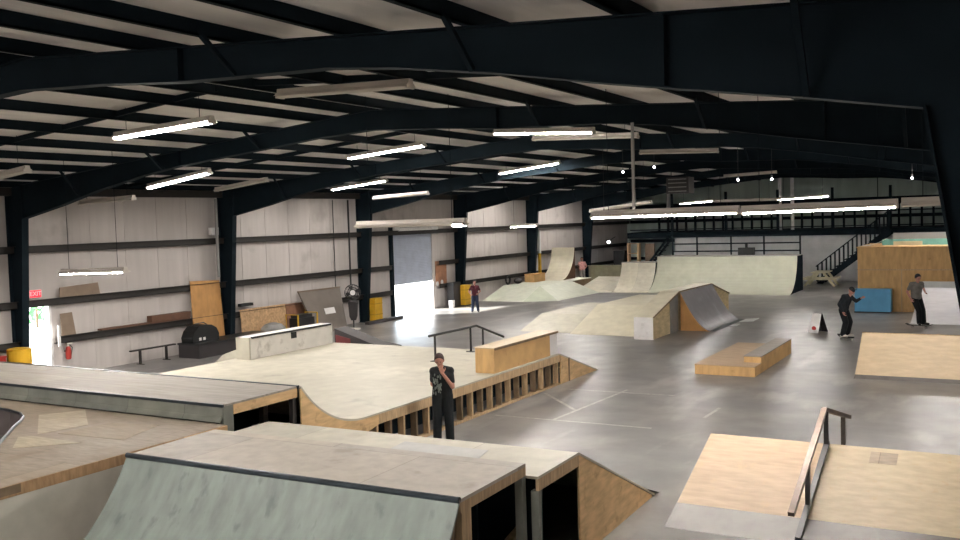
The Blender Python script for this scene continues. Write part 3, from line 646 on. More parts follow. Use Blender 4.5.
part('surface', MB().sheet('x', tp, -23.0, -21.6, .02), M['flat2'], tq, 'cream curved sheet')
for x in (-23.0, -21.62): part('side_panel', MB().prism('x', [(a, z_ - .022) for a, z_ in tp if z_ > PZ + .03] + [(tp[-2][0], PZ), (48.2, PZ)], x, x + .02), M['brown'], tq)
part('back_panel', MB().box(-23.0, -21.6, 48.2, 48.24, PZ, 2.34), M['brown'], tq)
fw = thing('flat_wedge', 'flat cream wedge on the floor between the far bank and the corner quarter pipe', 'ramp', (-19.5, 48, 0))
part('surface', MB().sheet('x', [(46.25, .005), (49.8, .62)], -20.85, -18.72, .03), M['worn2'], fw)
part('body', MB().prism('x', [(46.6, 0), (49.8, .58), (49.8, 0)], -20.83, -18.74), M['wood_dark'], fw)
def far_quarter(name, label, xa, xb, y_lip, h, Rr, mm, deckd):
    t = thing(name, label, 'ramp', ((xa + xb) / 2, y_lip, 0)); f = arc(y_lip, h, Rr, 0, -1, 14)
    part('surface', MB().sheet('x', f, xa, xb, .02), M[mm], t)
    part('coping', MB().tube([(xa, y_lip, h), (xb, y_lip, h)], .03, 8), M['grey'], t)
    part('deck', MB().box(xa, xb, y_lip, y_lip + deckd, h - .03, h), M['greydeck'], t)
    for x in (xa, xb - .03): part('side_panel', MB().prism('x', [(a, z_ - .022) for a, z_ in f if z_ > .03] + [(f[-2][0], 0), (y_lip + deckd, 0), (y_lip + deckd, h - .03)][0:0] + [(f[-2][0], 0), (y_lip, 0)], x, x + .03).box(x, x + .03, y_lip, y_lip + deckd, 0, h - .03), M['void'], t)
    return t
far_quarter('corner_quarter_pipe', 'lower pale quarter pipe at the left end of the long far quarter pipe', -18.7, -16.78, 47.98, 1.52, 1.75, 'worn2', 1.1)
lq = far_quarter('long_quarter_pipe', 'long wide greenish quarter pipe with a railed deck across the far floor', -16.75, -9.5, 48.2, 1.82, 2.05, 'longq', 1.35)
dr = thing('deck_railing', 'dark pipe guard railing along the back of the long far quarter pipe', 'railing', (-12.8, 49.45, 1.82))
for z in (2.02, 2.42, 2.82): part('rail', MB().tube([(-16.3, 49.45, z), (-9.6, 49.45, z)], .04, 6), M['steel'], dr)
for x in (-16.3, -14.95, -13.12, -11.41, -9.6): part('post', MB().tube([(x, 49.45, 1.82), (x, 49.45, 2.84)], .045, 6), M['steel'], dr)
solo('speaker_box', MB().box(-12.65, -11.85, 49.0, 49.35, 1.82, 2.2).box(-12.3, -12.2, 49.1, 49.25, 2.2, 2.4), M['blackpl'], 'small black box with a stub on the deck of the long far quarter pipe', 'box', (-12.25, 49.2, 1.82))

# ------------------------------------------------------------------ right far: plywood box, blue block, bank
pb = thing('plywood_box', 'tall tan plywood box wall by the dark column at the right', 'box', (-3, 41, 0))
part('front', MB().box(-5.47, .2, 39.4, 39.45, 0, 2.50), M['plybox'], pb)
part('side', MB().box(-5.47, -5.42, 39.45, 43.5, 0, 2.50), M['plybox'], pb)
part('batten', MB().box(-5.49, .2, 39.385, 39.4, 1.62, 1.66).box(-3.9, -3.86, 39.385, 39.4, 0, 1.62), M['pine'], pb)
part('top', MB().box(-5.5, .2, 39.38, 43.5, 2.50, 2.54), M['plybox'], pb)
solo('teal_board', MB().box(-4.75, -.5, 41.0, 41.05, 2.54, 2.78), M['teal'], 'teal painted board standing on top of the plywood box', 'board', (-2.6, 41, 2.54))
solo('pale_board', MB().box(-4.3, -3.25, 40.7, 40.74, 2.54, 2.70), M['paleyel'], 'pale yellow board leaning in front of the teal board', 'board', (-3.8, 40.7, 2.54))
solo('grey_board', MB().box(-4.4, -.4, 41.6, 41.66, 2.54, 3.02), M['grey'], 'grey board standing behind the teal board on the plywood box', 'board', (-2.6, 41.6, 2.54))
solo('curved_white_sheet', MB().sheet('y', [(-5.4, 2.56), (-5.1, 2.58), (-4.8, 2.68), (-4.55, 2.82)], 40.2, 40.6, .012), M['paper'], 'curled white sheet at the corner on top of the plywood box', 'sheet', (-5, 40.4, 2.55))
bb = thing('blue_block', 'bright blue block standing against the tall plywood box', 'block', (-4.86, 39.1, 0))
part('body', MB().box(-5.5, -4.2, 38.75, 39.3, .05, .92), M['blue'], bb)
part('base', MB().box(-5.52, -4.25, 38.78, 39.28, 0, .05), M['darkgrey'], bb)
rb = thing('pale_quarter_pipe', 'pale grey quarter pipe with a white top strip in front of the plywood box', 'ramp', (-1.6, 37.5, 0))
rq = [(39.0 - 3.6 * k / 12, .98 * (1 - k / 12) ** 1.3) for k in range(13)]
part('surface', MB().sheet('x', [(a, z_ + .012) for a, z_ in rq], -3.22, .3, .015), M['pale'], rb)
part('riser', MB().box(-3.22, .3, 39.0, 39.06, 0, 1.22), M['paper'], rb, 'white board along the top')
part('side_panel', MB().prism('x', [(a, max(0, z_ - .005)) for a, z_ in rq] + [(39.0, 0)], -3.2, -3.18), M['birch2'], rb)

# stairs, table
st = thing('staircase', 'dark steel staircase with close balusters rising to the mezzanine', 'stairs', (-7.7, 54.2, 0))
sx, ex = -9.6, -5.9
for k in range(15):
    x = sx + (ex - sx) * k / 15
    part('tread', MB().box(x, x + .28, 53.7, 54.7, 2.9 * (k + 1) / 15 - .05, 2.9 * (k + 1) / 15), M['steel'], st)
for y in (53.68, 54.72):
    part('stringer', MB().prism('y', [(sx, 0), (sx + .35, 0), (ex + .1, 2.66), (ex + .1, 2.95), (ex - .1, 2.95)], y - .03, y + .03), M['steel'], st)
hr = part('handrail', MB().tube([(sx, 53.68, .95), (sx + .25, 53.68, 1.15), (ex, 53.68, 3.9), (ex + .4, 53.68, 3.9)], .035, 6), M['steel'], st)
for k in range(17):
    x = sx + .1 + (ex - sx - .1) * k / 16; z0 = max(0.02, 2.9 * (x - sx) / (ex - sx)); part('baluster', MB().box(x - .04, x + .04, 53.65, 53.71, z0, z0 + .98), M['steel'], st)
pt = thing('picnic_table', 'weathered wooden picnic table at the foot of the dark stairs', 'table', (-9.1, 52.4, 0))
tm = M['pine']; tw = mat('pale_table_wood', 'b9b296', .7, .1)
for k in range(4): part('plank', MB().box(-9.5 + .21 * k, -9.31 + .21 * k, 51.5, 53.3, .72, .76), tw, pt)
for x in (-9.95, -8.5): part('bench', MB().box(x, x + .27, 51.5, 53.3, .42, .46), tw, pt)
for y in (51.8, 53.0):
    part('leg', MB().bar((-9.3, y, .72), (-9.85, y, 0), .12, .06, (0, 1, 0)), tw, pt); part('leg', MB().bar((-8.88, y, .72), (-8.33, y, 0), .12, .06, (0, 1, 0)), tw, pt)
    part('crossbar', MB().box(-9.95, -8.23, y + .03, y + .07, .34, .42), tw, pt)

# things under the mezzanine
t = thing('wooden_shelf', 'tan wooden shelf unit under the mezzanine behind the corner quarter pipe', 'shelf', (-20.2, 54.6, 0))
part('upright', MB().box(-20.85, -20.75, 54.4, 54.8, 0, 2.35), M['pine'], t); part('upright', MB().box(-20.2, -20.1, 54.4, 54.8, 0, 2.35), M['pine'], t)
for z in (.5, 1.1, 1.7, 2.3): part('shelf', MB().box(-20.75, -20.2, 54.4, 54.8, z, z + .04), M['pine'], t)
solo('black_cabinet', MB().box(-21.75, -21.05, 54.4, 54.9, 0, 1.9).box(-21.72, -21.08, 54.38, 54.4, .95, .97), M['blackpl'], 'black cabinet under the mezzanine, left of the tan shelf', 'cabinet', (-21.4, 54.6, 0))
solo('green_counter', MB().box(-23.0, -20.9, 53.4, 53.9, 0, 1.0).box(-23.05, -20.85, 53.35, 53.95, 1.0, 1.05), mat('olive_counter', '77745f', .7, .1), 'olive counter under the far end behind the pink-shirted person', 'counter', (-22, 53.6, 0))
t = thing('wall_lamp', 'small bright lamp above the black cabinet at the far end', 'lamp', (-22.0, 54.3, 2.4))
part('shade', MB().ball((-22.0, 54.3, 2.45), .09), M['bulb'], t); part('bracket', MB().tube([(-22.0, 54.3, 2.5), (-22.0, 55.4, 2.75)], .02), M['steel'], t)
part('hood', MB().lathe([(.16, 0), (.05, .1)], (-22, 54.3, 2.5), 12), M['grey'], t)
t = thing('ramp_ladder', 'dark slanting stair rail under the mezzanine behind the corner quarter pipe', 'rail', (-18.8, 53, 0))
part('rail', MB().bar((-19.6, 53, .4), (-17.7, 53, 2.75), .1, .12), M['steel'], t); part('rail', MB().bar((-19.6, 53.8, .4), (-17.7, 53.8, 2.75), .1, .12), M['steel'], t)
for k in range(9):
    f = k / 9; part('tread', MB().box(-19.65 + 1.9 * f, -19.4 + 1.9 * f, 53.05, 53.75, .35 + 2.35 * f, .39 + 2.35 * f), M['steel'], t)
for x in (-19.6,): part('foot', MB().box(x - .06, x + .06, 53, 53.8, 0, .42), M['steel'], t)
solo('brown_partition', MB().box(-19.9, -19.3, 55.0, 55.1, 0, 2.3), M['card'], 'plain brown panel standing beside the tan shelf under the mezzanine', 'panel', (-19.6, 55, 0))

# ------------------------------------------------------------------ along the left wall
ex_ = thing('exit_sign', 'glowing red EXIT sign above the open side door', 'sign', (XW + .06, 16.1, 2.36))
part('case', MB().box(XW + .0, XW + .09, 15.86, 16.22, 2.27, 2.49), M['white'], ex_)
part('face', MB().box(XW + .09, XW + .1, 15.87, 16.21, 2.28, 2.48), M['exitred'], ex_, 'glowing red face')
cu = bpy.data.curves.new('exit_text', 'FONT'); cu.body = 'EXIT'; cu.size = .17; cu.align_x = 'CENTER'; cu.align_y = 'CENTER'; cu.extrude = .003
to = bpy.data.objects.new('tmp', cu); COL.objects.link(to); bpy.context.view_layer.update()
tme = bpy.data.meshes.new_from_object(to.evaluated_get(bpy.context.evaluated_depsgraph_get())); bpy.data.objects.remove(to)
tme.transform(Matrix.Translation((XW + .103 - (XW + .06), 16.04 - 16.1, 2.38 - 2.36)) @ Matrix.Rotation(PI / 2, 4, 'Z') @ Matrix.Rotation(PI / 2, 4, 'X'))
tme.materials.clear(); tme.materials.append(M['exitlet']); te = bpy.data.objects.new('lettering', tme); te.parent = ex_; link(te, WL[ex_.name])

dm = thing('yellow_drum', 'ribbed yellow drum at the foot of the first wall column', 'drum', (-22.6, 15.0, 0))
part('body', MB().lathe([(.30, 0), (.31, .02), (.30, .06), (.30, .36), (.32, .38), (.30, .40), (.30, .68), (.32, .70), (.30, .72), (.30, 1.0), (.31, 1.03)], (-22.6, 15.0, 0), 24), M['yellow'], dm)
part('lid', MB().lathe([(.29, 1.03), (.29, 1.045), (.1, 1.05)], (-22.6, 15.0, 0), 24), M['yellow'], dm)
solo('red_crate', MB().box(-23.05, -22.6, 14.0, 14.62, .0, .86).box(-23.07, -22.58, 13.98, 14.64, .86, .9), M['red'], 'red crate beside the yellow drum, cut by the picture edge', 'crate', (-22.8, 14.3, 0))
solo('cardboard_sheet', MB().prism('x', [(16.7, 2.23), (18.03, 2.23), (17.97, 2.56), (16.72, 2.50)], XW + .185, XW + .205), M['card'], 'brown cardboard sheet lying along the middle wall girt', 'board', (XW + .195, 17.35, 2.23))
solo('brown_leaning_board', MB().prism('x', [(16.7, 1.145), (17.16, 1.145), (17.06, 1.78), (16.68, 1.77)], XW + .19, XW + .21), M['card'], 'upright brown board on the low girt beside the open door', 'board', (XW + .2, 16.9, 1.145))
solo('paper_strip', MB().box(XW + .262, XW + .272, 16.54, 16.62, .87, 1.45), M['white'], 'narrow white strip hung on the wall between the door and the brown board', 'strip', (XW + .267, 16.58, .87))
fe = thing('fire_extinguisher', 'red fire extinguisher with a pale top mounted on the low wall by the brown board', 'extinguisher', (XW + .14, 16.93, .45))
part('cylinder', MB().lathe([(.05, .45), (.075, .48), (.075, .72), (.05, .80), (.025, .82)], (XW + .14, 16.93, 0), 14), M['red'], fe, 'red cylinder')
part('valve', MB().lathe([(.025, .82), (.03, .84), (.03, .88), (.015, .9)], (XW + .14, 16.93, 0), 10).box(XW + .12, XW + .16, 16.90, 17.06, .88, .92), M['whiteb'], fe, 'pale valve and lever')
part('hose', MB().tube([(XW + .14, 16.98, .86), (XW + .16, 17.05, .78), (XW + .15, 17.02, .6), (XW + .15, 17.00, .5)], .012, 6), M['black'], fe)
part('bracket', MB().box(XW + .0, XW + .09, 16.90, 16.96, .66, .70), M['black'], fe)
for k, (y0, y1, z0, z1, xo, lab) in enumerate(((18.0, 21.35, 1.142, 1.19, .1, 'long thin brown plank lying on the low wall girt'), (19.8, 21.38, 1.19, 1.38, .12, 'thick dark brown plank on top of the thin one on the low wall girt'))):
    solo('wooden_plank', MB().box(XW + .05, XW + .05 + xo + .1, y0, y1, z0, z1), M['brown'], lab, 'plank', (XW + .15, (y0 + y1) / 2, z0))
br = thing('flat_bar_rail', 'low thin metal rail on two legs on the floor along the side wall', 'rail', (-22.9, 19.6, 0))
part('top_bar', MB().box(-22.96, -22.84, 18.75, 20.45, .42, .46), M['girt'], br)
for y in (19.1, 20.1):
    part('leg', MB().box(-22.93, -22.87, y - .03, y + .03, 0.015, .42), M['girt'], br); part('foot', MB().box(-23.05, -22.75, y - .03, y + .03, 0, .015), M['girt'], br)
lm = MB(); lm.hexa([(-23.15, 21.50, 0), (-23.12, 21.50, 0), (-23.12, 22.85, 0), (-23.15, 22.85, 0)], [(-23.21, 21.45, 2.34), (-23.18, 21.45, 2.34), (-23.18, 22.72, 2.29), (-23.21, 22.72, 2.29)])
solo('plywood_sheet', lm, M['wood_orange'], 'tall orange plywood sheet leaning on the wall beside the second column', 'board', (-23.15, 22.3, 0))
bl = thing('black_edged_box', 'long low dark box with a black edge in front of the second column', 'box', (-22.4, 22, 0))
part('body', MB().box(-22.85, -21.95, 20.55, 23.9, 0, .40), M['darkgrey'], bl)
part('edge', MB().box(-22.88, -21.93, 20.53, 23.92, .40, .46), M['black'], bl, 'black top edge')
bg = thing('black_duffel_bag', 'rounded black bag with two small white patches on the low dark box', 'bag', (-22.5, 21.15, .46))
part('body', MB().prism('x', [(20.6, .46), (20.58, .62), (20.68, .82), (20.85, .96), (21.1, 1.0), (21.4, .97), (21.6, .86), (21.7, .68), (21.7, .46)], -22.75, -22.25), M['blackpl'], bg)
for y in (20.85, 21.02): part('patch', MB().box(-22.25, -22.24, y, y + .09, .52, .61), M['white'], bg, 'white patch')
part('strap', MB().tube([(-22.5, 20.8, .93), (-22.5, 20.95, 1.03), (-22.5, 21.3, 1.04), (-22.5, 21.5, .92)], .02, 6), M['black'], bg)
ob_ = MB().hexa([(-23.1, 23.62, 0), (-23.07, 23.62, 0), (-23.07, 25.9, 0), (-23.1, 25.9, 0)], [(-23.2, 23.62, 1.2), (-23.17, 23.62, 1.2), (-23.17, 25.9, 1.2), (-23.2, 25.9, 1.2)])
solo('osb_sheet', ob_, M['osb'], 'tan strand board leaning on the wall just past the second column', 'board', (-23.1, 24.7, 0))
ob_ = MB().hexa([(-23.1, 25.93, 0), (-23.07, 25.93, 0), (-23.07, 27.2, 0), (-23.1, 27.2, 0)], [(-23.2, 25.93, 1.18), (-23.17, 25.93, 1.18), (-23.17, 27.2, 1.18), (-23.2, 27.2, 1.18)])
solo('reddish_board', ob_, M['redwood'], 'reddish brown board leaning on the wall between the tan strand board and the grey panel', 'board', (-23.1, 26.5, 0))
solo('plank_end', MB().box(XW + .1, XW + .25, 23.65, 24.25, 1.3, 1.4), M['blackpl'], 'short dark bar on the wall above the tan strand board', 'bar', (XW + .17, 23.9, 1.3))
gt = thing('grey_tub', 'upturned grey plastic tub behind the white ledge', 'tub', (-22.6, 24.55, 0))
part('body', MB().lathe([(.48, 0), (.47, .3), (.42, .5), (.3, .62), (.1, .68)], (-22.55, 24.55, 0), 20), M['grey'], gt); part('rim', MB().lathe([(.5, 0), (.52, .02), (.5, .04)], (-22.55, 24.55, 0), 20), M['grey'], gt)
gn = thing('generator', 'yellow-framed black portable generator behind the white ledge', 'generator', (-22.4, 25.9, 0))
part('engine', MB().box(-22.65, -22.2, 25.5, 26.35, .2, .72), M['blackpl'], gn); part('tank', MB().box(-22.62, -22.25, 25.55, 26.3, .72, .84), M['black'], gn)
for y in (25.4, 26.45): part('frame', MB().tube([(-22.7, y, 0), (-22.7, y, .86), (-22.15, y, .86), (-22.15, y, 0)], .03, 8), M['yellow'], gn, 'yellow tube hoop')
part('side_bar', MB().tube([(-22.15, 25.4, .12), (-22.15, 26.45, .12)], .03).tube([(-22.7, 25.4, .12), (-22.7, 26.45, .12)], .03), M['yellow'], gn)
gp = thing('leaning_sheet', 'big taupe board with a small white label leaning against the wall', 'board', (-22.8, 28.1, 0))
gm = MB().hexa([(-22.5, 26.75, 0), (-22.42, 26.75, 0), (-22.42, 28.55, 0), (-22.5, 28.55, 0)], [(-23.05, 26.45, 1.58), (-22.97, 26.45, 1.58), (-22.97, 28.85, 1.56), (-23.05, 28.85, 1.56)])
part('board', gm, M['taupe'], gp)
part('label', MB().hexa([(-22.655, 27.55, .66), (-22.645, 27.55, .66), (-22.645, 28.15, .66), (-22.655, 28.15, .66)], [(-22.732, 27.55, .88), (-22.722, 27.55, .88), (-22.722, 28.15, .88), (-22.732, 28.15, .88)]), M['white'], gp, 'small white label')
part('top_edge', MB().box(-23.06, -22.95, 26.44, 28.86, 1.57, 1.61), M['card'], gp)
solo('junction_box', MB().box(XW + .1, XW + .26, 22.45, 22.75, 3.8, 4.05), M['white'], 'small white electrical box on the wall just before the second column', 'box', (XW + .2, 22.6, 3.8))
solo('grey_pipe', MB().tube([(XW + .33, 22.6, 2.4), (XW + .33, 22.6, 5.0)], .05, 8), M['grey'], 'grey vertical pipe on the wall just before the second column', 'pipe', (XW + .33, 22.6, 2.4))
for y, z0, lab, r in ((29.85, 1.6, 'thick dark vertical conduit down the wall to the pedestal fan', .035), (28.88, 1.6, 'thin dark vertical conduit on the wall above the grey panel', .018)):
    solo('wall_conduit', MB().tube([(XW + .2, y, z0), (XW + .2, y, 5.0)], r, 8), M['black'], lab, 'conduit', (XW + .2, y, z0))
pf = thing('pedestal_fan', 'dark pedestal fan with a pale hub beside the grey panel', 'fan', (-22.08, 28.5, 0))
fx = Vector((-22.08, 28.5, 1.42)); fd = Vector((.62, -.78, 0)); fs_ = Vector((.78, .62, 0)); up = Vector((0, 0, 1))
part('base', MB().lathe([(.25, 0), (.25, .03), (.05, .07)], (-22.08, 28.5, 0), 18), M['whiteb'], pf); part('pole', MB().tube([(-22.08, 28.5, .05), (-22.08, 28.5, 1.3)], .03), M['black'], pf); part('motor_case', MB().lathe([(.1, .35), (.16, .5), (.2, 1.05), (.12, 1.12)], (-22.08, 28.5, 0), 14), M['darkgrey'], pf)
cg = MB()
for rr_, o in ((.30, 0), (.30, .12), (.2, .16), (.12, .17)): cg.tube([fx + fd * o + (fs_ * math.cos(k * PI / 12) + up * math.sin(k * PI / 12)) * rr_ for k in range(25)], .018, 6)
for k in range(24): a = k * PI / 12; e_ = fs_ * math.cos(a) + up * math.sin(a); cg.tube([fx + e_ * .3, fx + fd * .12 + e_ * .3, fx + fd * .17 + e_ * .1], .008, 5)
part('cage', cg, M['black'], pf)
part('hub', MB().tube([fx + fd * .15, fx + fd * .19], .1, 16), M['white'], pf, 'pale round hub'); part('motor', MB().tube([fx - fd * .2, fx + fd * .02], .09, 14), M['black'], pf)
for k in range(4):
    a = k * PI / 2 + .3; e_ = fs_ * math.cos(a) + up * math.sin(a); g_ = fs_ * -math.sin(a) + up * math.cos(a)
    part('blade', MB().hexa([fx + fd * .06 + e_ * .05 - g_ * .03, fx + fd * .06 + e_ * .26 - g_ * .09, fx + fd * .09 + e_ * .27 + g_ * .09, fx + fd * .09 + e_ * .05 + g_ * .03], [fx + fd * .065 + e_ * .05 - g_ * .03, fx + fd * .065 + e_ * .26 - g_ * .09, fx + fd * .095 + e_ * .27 + g_ * .09, fx + fd * .095 + e_ * .05 + g_ * .03]), M['darkgrey'], pf)
def guard(y, x, w, h, lab):
    t = thing('column_guard', lab, 'guard', (x, y, 0))
    part('wrap', MB().box(x - .12, x + .16, y - w / 2, y + w / 2, .06, h), M['yellow'], t); part('strap', MB().box(x - .13, x + .17, y - w / 2 - .01, y + w / 2 + .01, h * .3, h * .3 + .04).box(x - .13, x + .17, y - w / 2 - .01, y + w / 2 + .01, h * .75, h * .75 + .04), mat('dull_yellow_strap', 'a88420', .6, .1), t)
    part('base', MB().box(x - .14, x + .2, y - w / 2 - .02, y + w / 2 + .02, 0, .06), M['darkgrey'], t)
guard(31.0, -22.86, .5, .98, 'yellow column guard beside the open roll-up door, nearer the fan')
guard(38.0, -22.75, .5, 1.0, 'yellow column guard beside the person in the maroon shirt')
solo('dark_timber', MB().box(-22.6, -22.4, 29.9, 32.3, 0, .12), M['darkgrey'], 'dark low timber on the floor below the yellow guard by the roll-up door', 'timber', (-22.5, 31, 0))
solo('brown_wall_board', MB().box(XW + .003, XW + .03, 36.45, 37.4, 1.05, 2.2), mat('orange_brown_board', '9a6f55', .75, .15, 4), 'orange-brown board on the wall right beside the roll-up door', 'board', (XW + .02, 36.9, 1.05))
for y, z_, lab in ((36.55, 1.15, 'white round plate on the wall at the roll-up door edge'), (36.95, 1.2, 'smaller pale round plate on the wall beside the white one')):
    solo('round_plate', MB().tube([(XW + .031, y, z_), (XW + .05, y, z_)], .11, 14), M['white'], lab, 'plate', (XW + .04, y, z_))
bk = thing('white_bucket', 'white plastic bucket on the floor beside the yellow guard and roll-up door', 'bucket', (-22.8, 36.85, 0))
part('body', MB().lathe([(.13, 0), (.15, .34), (.16, .35), (.14, .36)], (-22.8, 36.85, 0), 16), M['white'], bk); part('handle', MB().tube([(-22.8, 36.70, .33), (-22.68, 36.75, .22), (-22.66, 36.85, .18), (-22.68, 36.95, .22), (-22.8, 37.0, .33)], .006, 5), M['grey'], bk)
db = thing('dark_bin', 'dark box bin against the wall behind the white bucket', 'bin', (-23.0, 37.4, 0))
part('body', MB().box(-23.2, -22.85, 37.12, 37.75, 0, 1.0), M['darkgrey'], db); part('lid', MB().box(-23.22, -22.83, 37.10, 37.77, 1.0, 1.15), M['black'], db)
pg = thing('pole_bollard', 'tall pole, yellow below and white above, by the far wall column', 'pole', (-23.15, 46.9, PZ))
part('lower_pole', MB().tube([(-23.15, 46.9, PZ), (-23.15, 46.9, 2.1)], [.1, .09], 12), M['yellow'], pg, 'yellow lower part'); part('upper_pole', MB().tube([(-23.15, 46.9, 2.1), (-23.15, 46.9, 3.4)], [.1, .08], 12), M['paper'], pg, 'white upper part')
wc = thing('wooden_crate', 'tan wooden crate on the pale green bank by the yellow and white pole', 'crate', (-22.75, 45.5, PZ))
part('box', MB().box(-23.1, -22.5, 44.9, 46.2, PZ, PZ + .40), M['plybox'], wc); part('rim', MB().box(-23.12, -22.48, 44.88, 46.22, PZ + .40, PZ + .44), M['wood_orange'], wc)
solo('dark_tyre', MB().tube([(-23.05, 42.9 + .22 * math.cos(a * PI / 10), PZ + .28 + .22 * math.sin(a * PI / 10)) for a in range(21)], .05, 8), M['blackpl'], 'dark round tyre standing at the back of the pale green bank', 'hose', (-23.05, 42.9, PZ))  # plain dark ring standing for a tyre
solo('dark_sack', MB().ball((-22.95, 43.85, PZ + .16), .2, 12, 8, (1, 1.6, .8)), M['darkgrey'], 'dark sack against the wall between the tyre and the tan crate', 'sack', (-22.95, 43.85, PZ))

# A-frame sign on the floor
af = thing('a_frame_sign', 'small pale grey A-frame sign with a red mark standing on the open floor', 'sign', (-5.74, 32.3, 0), rot=-.42)
part('front_board', MB().hexa([(-.2, -.28, 0), (.2, -.28, 0), (.2, -.26, 0), (-.2, -.26, 0)], [(-.16, -.03, .62), (.16, -.03, .62), (.16, -.01, .62), (-.16, -.01, .62)]), M['white'], af, local=True)
part('back_board', MB().hexa([(-.2, .26, 0), (.2, .26, 0), (.2, .28, 0), (-.2, .28, 0)], [(-.16, .01, .62), (.16, .01, .62), (.16, .03, .62), (-.16, .03, .62)]), M['darkgrey'], af, local=True)
part('red_mark', MB().ball((.02, -.238, .14), .085, 12, 8, (1, .12, .9)), M['red'], af, 'round red mark', local=True)
part('side_panel', MB().prism('x', [(-.26, .02), (.26, .02), (.01, .6), (-.01, .6)], -.012, .0), M['darkgrey'], af, local=True)

# ------------------------------------------------------------------ people
def capsule(mb, a, b, ra, rb, n=12):
    a = Vector(a); b = Vector(b)
    mb.ball(a, ra, n, 8); mb.ball(b, rb, n, 8)
    d = (b - a)
    if d.length < 1e-4: return
    d.normalize(); u = Vector((0, 0, 1)) if abs(d.z) < .9 else Vector((1, 0, 0)); r = d.cross(u).normalized(); s = d.cross(r)
    va = [a + (r * math.cos(2 * PI * k / n) + s * math.sin(2 * PI * k / n)) * ra for k in range(n)]
    vb = [b + (r * math.cos(2 * PI * k / n) + s * math.sin(2 * PI * k / n)) * rb for k in range(n)]
    mb.add(va + vb, [(k, (k + 1) % n, n + (k + 1) % n, n + k) for k in range(n)] + [tuple(range(n - 1, -1, -1)), tuple(range(n, 2 * n))])
def fuse(mb, vox, cuts=(), smooth=4):
    """one continuous surface from overlapping volumes"""
    me = mb.mesh('tmp'); o = bpy.data.objects.new('tmp', me); COL.objects.link(o)
    rm = o.modifiers.new('r', 'REMESH'); rm.mode = 'VOXEL'; rm.voxel_size = vox
    sm = o.modifiers.new('s', 'SMOOTH'); sm.iterations = smooth; sm.factor = .5
    bpy.context.view_layer.update()
    out = bpy.data.meshes.new_from_object(o.evaluated_get(bpy.context.evaluated_depsgraph_get()))
    bpy.data.objects.remove(o)
    if cuts:
        bm = bmesh.new(); bm.from_mesh(out)
        for co, no in cuts: bmesh.ops.bisect_plane(bm, geom=bm.verts[:] + bm.edges[:] + bm.faces[:], plane_co=co, plane_no=no, clear_outer=True)
        bm.to_mesh(out); bm.free()
    out.polygons.foreach_set('use_smooth', [True] * len(out.polygons))
    return out
def mpart(name, me, m, parent, label=None):
    me.materials.clear(); me.materials.append(m); me.name = name
    o = bpy.data.objects.new(name, me); o.parent = parent; link(o)
    if label: o['label'] = label
    return o
def hand(mb, wrist, direction, palm_n, curl=.35, size=1.0, side=1):
    w = Vector(wrist); d = Vector(direction).normalized(); n = Vector(palm_n); n = (n - d * n.dot(d)).normalized(); s = d.cross(n).normalized() * side
    for k in range(4):
        o = s * (.031 - .0205 * k) * size
        capsule(mb, w + d * .015 + o * .6, w + d * .088 * size + o, .016 * size, .0125 * size, 8)
    for k, ln in enumerate((.066, .076, .070, .054)):
        p = w + d * .088 * size + s * (.031 - .0205 * k) * size; v = d.copy(); a = curl
        for seg in (.46, .31, .23):
            v2 = (v * math.cos(a) + n * math.sin(a)).normalized(); n2 = (n * math.cos(a) - v * math.sin(a)).normalized()
            q2 = p + v2 * ln * seg * size; capsule(mb, p, q2, .0092 * size, .0083 * size, 8); p = q2; v = v2; n_ = n2
            a = curl * .8; n_old = n; n = n2
        n = Vector(palm_n); n = (n - d * n.dot(d)).normalized()
    p0 = w + d * .028 * size + s * .03 * size; p1 = p0 + (d * .6 + s * .75 + n * .25).normalized() * .045 * size; p2 = p1 + (d * .9 + s * .2 + n * .3).normalized() * .032 * size
    capsule(mb, p0, p1, .014 * size, .0105 * size, 8); capsule(mb, p1, p2, .0105 * size, .009 * size, 8)

